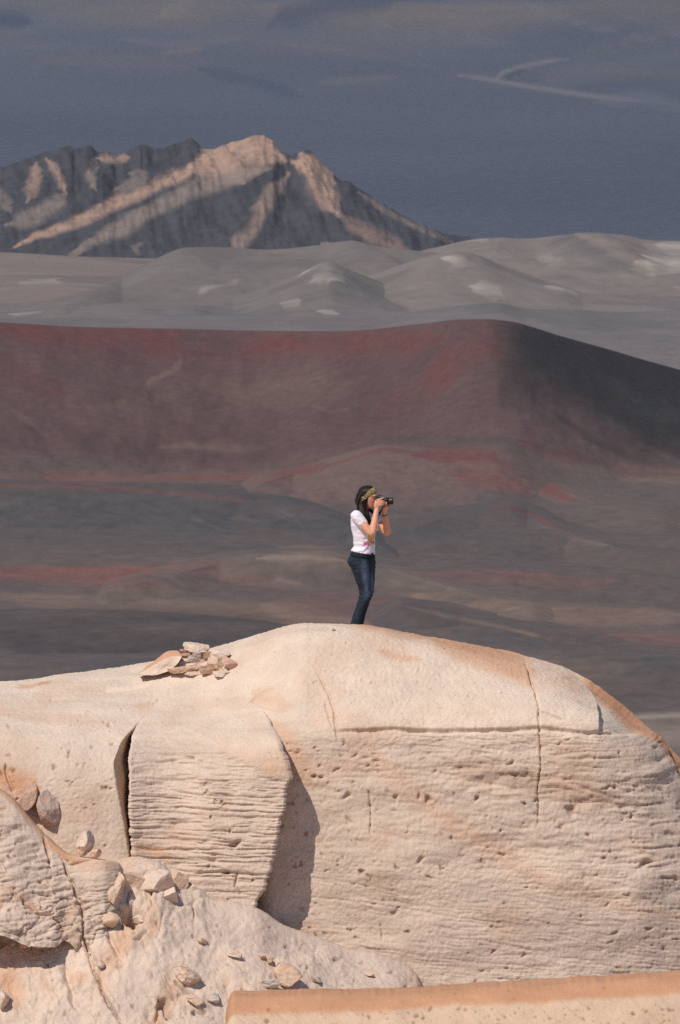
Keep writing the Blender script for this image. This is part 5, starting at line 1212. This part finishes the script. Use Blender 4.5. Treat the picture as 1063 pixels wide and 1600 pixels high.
# --- hair
def hair_mat():
    m, nt, b = new_mat('dark_hair')
    tc = nnode(nt, 'ShaderNodeTexCoord'); mp = nnode(nt, 'ShaderNodeMapping'); mp.inputs['Scale'].default_value = (240, 240, 14)
    no = nnode(nt, 'ShaderNodeTexNoise', i_Scale=1.0, i_Detail=4.0); nt.links.new(tc.outputs['Object'], mp.inputs[0]); nt.links.new(mp.outputs[0], no.inputs['Vector'])
    cr = nnode(nt, 'ShaderNodeValToRGB'); cr.color_ramp.elements[0].position = 0.35; cr.color_ramp.elements[1].position = 0.7
    cr.color_ramp.elements[0].color = (0.005, 0.003, 0.0025, 1); cr.color_ramp.elements[1].color = (0.026, 0.014, 0.009, 1)
    nt.links.new(no.outputs['Fac'], cr.inputs[0]); nt.links.new(cr.outputs[0], b.inputs['Base Color'])
    b.inputs['Roughness'].default_value = 0.5; b.inputs['Specular IOR Level'].default_value = 0.22
    bp = nnode(nt, 'ShaderNodeBump', i_Strength=0.6, i_Distance=0.004); nt.links.new(no.outputs['Fac'], bp.inputs['Height']); nt.links.new(bp.outputs[0], b.inputs['Normal'])
    return m
cap = [(-0.05, -0.008, -0.085, 0.066), (-0.02, 0.012, -0.104, 0.078), (0.01, 0.026, -0.110, 0.083), (0.036, 0.046, -0.111, 0.084), (0.062, 0.074, -0.108, 0.082), (0.086, 0.078, -0.094, 0.070), (0.106, 0.054, -0.066, 0.048), (0.120, 0.020, -0.030, 0.018)]
hair = [loft(head_rings(dense(cap, 22)))]
def strand(pts, rad): hair.append(tube(pts, rad, ref=(0, 1, 0), seg=14))
strand([hp(-0.055, -0.03, 0.03), hp(-0.075, -0.04, -0.04), A3(-0.004, -0.060, 1.42), A3(-0.016, -0.080, 1.365), A3(-0.030, -0.085, 1.31)], [(0.045, 0.05), (0.045, 0.046), (0.048, 0.040), (0.05, 0.032), (0.03, 0.016)])
strand([hp(-0.055, 0.03, 0.03), hp(-0.075, 0.04, -0.04), A3(0.010, 0.060, 1.42), A3(0.000, 0.075, 1.36), A3(-0.012, 0.08, 1.31)], [(0.045, 0.05), (0.045, 0.046), (0.044, 0.040), (0.04, 0.028), (0.026, 0.014)])
strand([hp(-0.01, -0.068, 0.04), hp(-0.012, -0.078, -0.02), hp(-0.020, -0.088, -0.08), A3(0.036, -0.112, 1.37), A3(0.062, -0.132, 1.315), A3(0.084, -0.128, 1.262), A3(0.092, -0.120, 1.228)], [(0.012, 0.038), (0.014, 0.040), (0.018, 0.038), (0.022, 0.036), (0.022, 0.030), (0.016, 0.022), (0.006, 0.008)])
strand([hp(-0.01, 0.068, 0.04), hp(-0.008, 0.078, -0.02), hp(-0.015, 0.084, -0.08), A3(0.090, 0.065, 1.36), A3(0.120, 0.045, 1.30), A3(0.130, 0.035, 1.25)], [(0.012, 0.034), (0.014, 0.036), (0.016, 0.036), (0.020, 0.032), (0.018, 0.024), (0.006, 0.008)])
strand([hp(-0.045, -0.065, 0.03), hp(-0.050, -0.078, -0.03), A3(0.006, -0.100, 1.405), A3(0.012, -0.125, 1.362), A3(0.034, -0.140, 1.318), A3(0.055, -0.135, 1.285)], [(0.016, 0.036), (0.020, 0.040), (0.024, 0.040), (0.022, 0.036), (0.018, 0.026), (0.007, 0.010)])
hm = fused('hair', hair, 0.005, 3)
V = coords(hm); rr = V - HC; rr /= np.linalg.norm(rr, axis=1)[:, None]
V = V + rr * (0.003 * fbm(V[:, 0] * 70, V[:, 1] * 70, V[:, 2] * 8, 2))[:, None]; set_coords(hm, V)
rs = np.random.default_rng(8)
bmh = bmesh.new(); bmh.from_mesh(hm)
for k in range(70):                                  # loose strands lying on and off the mass
    l0 = rs.uniform(-0.085, 0.02); f0 = rs.uniform(-0.10, 0.01); top_ = hp(f0, l0 if f0 < -0.06 else -0.084, rs.uniform(-0.02, 0.05))
    e_ = rs.normal(0, 0.008, 3); fwd = rs.random() < 0.55
    pts = [top_, top_ * 0.6 + A3(0.015 + f0 * 0.6, -0.10, 1.40) * 0.4 + e_, (A3(0.045, -0.138, 1.33) if fwd else A3(-0.02, -0.10, 1.345)) + e_ * 1.5, (A3(0.082, -0.138, 1.245) if fwd else A3(-0.03, -0.11, 1.29)) + e_ * 2]
    vv, ff = tube(pts, [0.0022, 0.0026, 0.0020, 0.0006], seg=5, sub=4)
    bv = [bmh.verts.new(v) for v in vv]
    for f_ in ff: bmh.faces.new([bv[i] for i in f_]).smooth = True
bmh.to_mesh(hm); bmh.free()
ho = link('hair', hm, hair_mat(), person); ho['label'] = 'long straight dark brown hair falling over the shoulder'
# --- headband
def band_mat():
    m, nt, b = new_mat('patterned_cloth')
    tc = nnode(nt, 'ShaderNodeTexCoord'); vo = nnode(nt, 'ShaderNodeTexVoronoi', i_Scale=95.0); nt.links.new(tc.outputs['Object'], vo.inputs['Vector'])
    cr = nnode(nt, 'ShaderNodeValToRGB'); cr.color_ramp.elements[0].position = 0.25; cr.color_ramp.elements[1].position = 0.55
    cr.color_ramp.elements[0].color = (*lin(214, 196, 130, 0.9), 1); cr.color_ramp.elements[1].color = (*lin(96, 78, 52, 0.9), 1)
    nt.links.new(vo.outputs['Distance'], cr.inputs[0]); nt.links.new(cr.outputs[0], b.inputs['Base Color']); b.inputs['Roughness'].default_value = 0.85
    return m
hbvh = bvh_of(hm, skin_me)
AL = math.radians(50); O_ = hp(0.0, 0, 0.012)
e1 = HF * math.cos(AL) + HU * math.sin(AL); e3 = HU * math.cos(AL) - HF * math.sin(AL)
rings = []
for ph in np.linspace(-1.95, 1.95, 45):
    wv = 0.34 * (1 if abs(ph) < 1.0 else 1 - 0.45 * (abs(ph) - 1.0) / 0.95); ring = []
    for a_, lift in ((-1, -0.004), (-0.92, 0.003), (-0.4, 0.0048), (0, 0.0052), (0.4, 0.0048), (0.92, 0.003), (1, -0.004), (0, -0.008)):
        d = e1 * math.cos(ph) + HL * math.sin(ph) + e3 * (wv * a_ + 0.03 * math.sin(ph * 5)); d /= np.linalg.norm(d)
        h_ = hbvh.ray_cast(Vector(O_ + d * 0.4), Vector(-d)); r_ = 0.4 - h_[3]
        ring.append(O_ + d * (r_ + lift))
    rings.append(np.array(ring))
hb = link('headband', plain_mesh('headband', [loft(rings)]), band_mat(), person); hb['label'] = 'gold and brown patterned cloth headband'
# --- eyes, brows
M_eye = flat_mat('eye_white', (0.75, 0.72, 0.7), 0.2, 0.5); M_iris = flat_mat('iris', (0.03, 0.016, 0.01), 0.2, 0.5); M_brow = flat_mat('brow', (0.02, 0.012, 0.008), 0.8, 0.1)
for s_ in (-1, 1):
    e = link('eye', plain_mesh('eye', [ball(hp(0.0575, 0.030 * s_, 0.006), 0.0125)]), M_eye, person)
    link('iris', plain_mesh('iris', [ball(hp(0.0665, 0.030 * s_, 0.006), 0.0055)]), M_iris, e)
    link('eyebrow', plain_mesh('eyebrow', [tube([hp(0.090, 0.014 * s_, 0.030), hp(0.087, 0.032 * s_, 0.036), hp(0.074, 0.050 * s_, 0.030)], [0.0028, 0.0035, 0.002], seg=8)]), M_brow, person)
# --- bracelet
q = WL * 0.90 + EL * 0.10; tq = (WL - EL) / np.linalg.norm(WL - EL); a_ = np.cross(tq, A3(0, 1, 0)); a_ /= np.linalg.norm(a_); b_ = np.cross(tq, a_)
cir = [q + 0.0275 * (math.cos(t) * a_ + math.sin(t) * b_) for t in np.linspace(0, 2 * np.pi, 21)]
link('bracelet', plain_mesh('bracelet', [tube(cir, [0.004] * 21, ref=tuple(tq), seg=8, sub=1)]), flat_mat('cord', lin(120, 60, 50), 0.7, 0.2), person)

# ------------------------------------------------------------------ the camera she holds
M_blk = flat_mat('black_plastic', (0.012, 0.012, 0.013), 0.45, 0.4); M_rub = flat_mat('black_rubber', (0.018, 0.018, 0.018), 0.75, 0.2); M_gl = flat_mat('front_glass', (0.01, 0.012, 0.02), 0.05, 0.8)
TC = math.radians(8)
dev = empty('camera', Vector(PL) + Vector((CX, CY, CZ))); dev.rotation_euler = (0, 0, -TC)
tag(dev, 'black camera with long zoom lens held up to the face', 'camera')
def box_mesh(name, c, s, bev=0.006):
    bm = bmesh.new(); bmesh.ops.create_cube(bm, size=1.0); bmesh.ops.scale(bm, vec=s, verts=bm.verts); bmesh.ops.bevel(bm, geom=bm.edges[:], offset=bev, segments=2, affect='EDGES', profile=0.6)
    bmesh.ops.translate(bm, vec=c, verts=bm.verts); me = bpy.data.meshes.new(name); bm.to_mesh(me); bm.free(); return me
def lathe(name, prof, seg=40):
    """prof: (x along the lens, radius)"""
    rings = [np.array([(x_, r_ * math.cos(t), r_ * math.sin(t)) for t in np.linspace(0, 2 * np.pi, seg, endpoint=False)]) for x_, r_ in prof]
    return plain_mesh(name, [loft(rings)], False)
link('camera_body', box_mesh('camera_body', (0, 0, 0), (0.046, 0.136, 0.086), 0.010), M_blk, dev)
link('grip', box_mesh('grip', (0.018, -0.050, -0.006), (0.040, 0.038, 0.078), 0.012), M_rub, dev)
link('prism_housing', plain_mesh('prism_housing', [loft([np.array([(-0.024, -0.030, 0.036), (0.026, -0.030, 0.036), (0.026, 0.030, 0.036), (-0.024, 0.030, 0.036)]), np.array([(-0.024, -0.022, 0.056), (0.022, -0.020, 0.056), (0.022, 0.020, 0.056), (-0.024, 0.022, 0.056)]), np.array([(-0.020, -0.014, 0.062), (0.008, -0.014, 0.061), (0.008, 0.014, 0.061), (-0.020, 0.014, 0.062)])])], False), M_blk, dev)
link('eyepiece', box_mesh('eyepiece', (-0.030, 0, 0.040), (0.018, 0.040, 0.028), 0.006), M_rub, dev)
link('shutter_button', lathe('shutter_button', [(-0.003, 0.006), (0.003, 0.006)], 12), M_rub, dev).matrix_local = Matrix.Translation((0.026, -0.050, 0.036)) @ Matrix.Rotation(-math.pi / 2, 4, 'Y')
link('mode_dial', lathe('mode_dial', [(-0.005, 0.010), (0.005, 0.010)], 20), M_rub, dev).matrix_local = Matrix.Translation((0.0, 0.048, 0.047)) @ Matrix.Rotation(-math.pi / 2, 4, 'Y')
lens = link('lens', lathe('lens', [(0.020, 0.031), (0.030, 0.032), (0.032, 0.0335), (0.036, 0.0335), (0.037, 0.032), (0.060, 0.032), (0.061, 0.034), (0.088, 0.034), (0.089, 0.032), (0.098, 0.032)]), M_blk, dev)
zr = []
for k in range(14): zr += [(0.064 + k * 0.0016, 0.0350), (0.0648 + k * 0.0016, 0.0343)]
link('zoom_ring', lathe('zoom_ring', [(0.063, 0.0336)] + zr + [(0.087, 0.0336)]), M_rub, lens)
link('lens_hood', lathe('lens_hood', [(0.096, 0.0325), (0.097, 0.0350), (0.126, 0.0375), (0.127, 0.0370), (0.126, 0.0355), (0.100, 0.0325)]), M_blk, lens)
link('front_element', lathe('front_element', [(0.098, 0.029), (0.101, 0.024), (0.1025, 0.012)]), M_gl, lens)
# strap: lug - down across the chest - lug, and up round the neck
sp = [A3(0.0, -0.070, 0.030), A3(-0.030, -0.078, -0.010), A3(-0.055, -0.070, -0.070), A3(-0.058, -0.040, -0.120), A3(-0.030, 0.0, -0.140), A3(0.0, 0.045, -0.110), A3(0.014, 0.070, -0.050), A3(0.0, 0.070, 0.030)]
link('strap', plain_mesh('strap', [tube(sp, [(0.0022, 0.006), (0.003, 0.016), (0.003, 0.022), (0.003, 0.022), (0.003, 0.022), (0.003, 0.022), (0.003, 0.016), (0.0022, 0.006)], ref=(1, 0, 0), seg=8, sub=5)]), M_rub, dev)
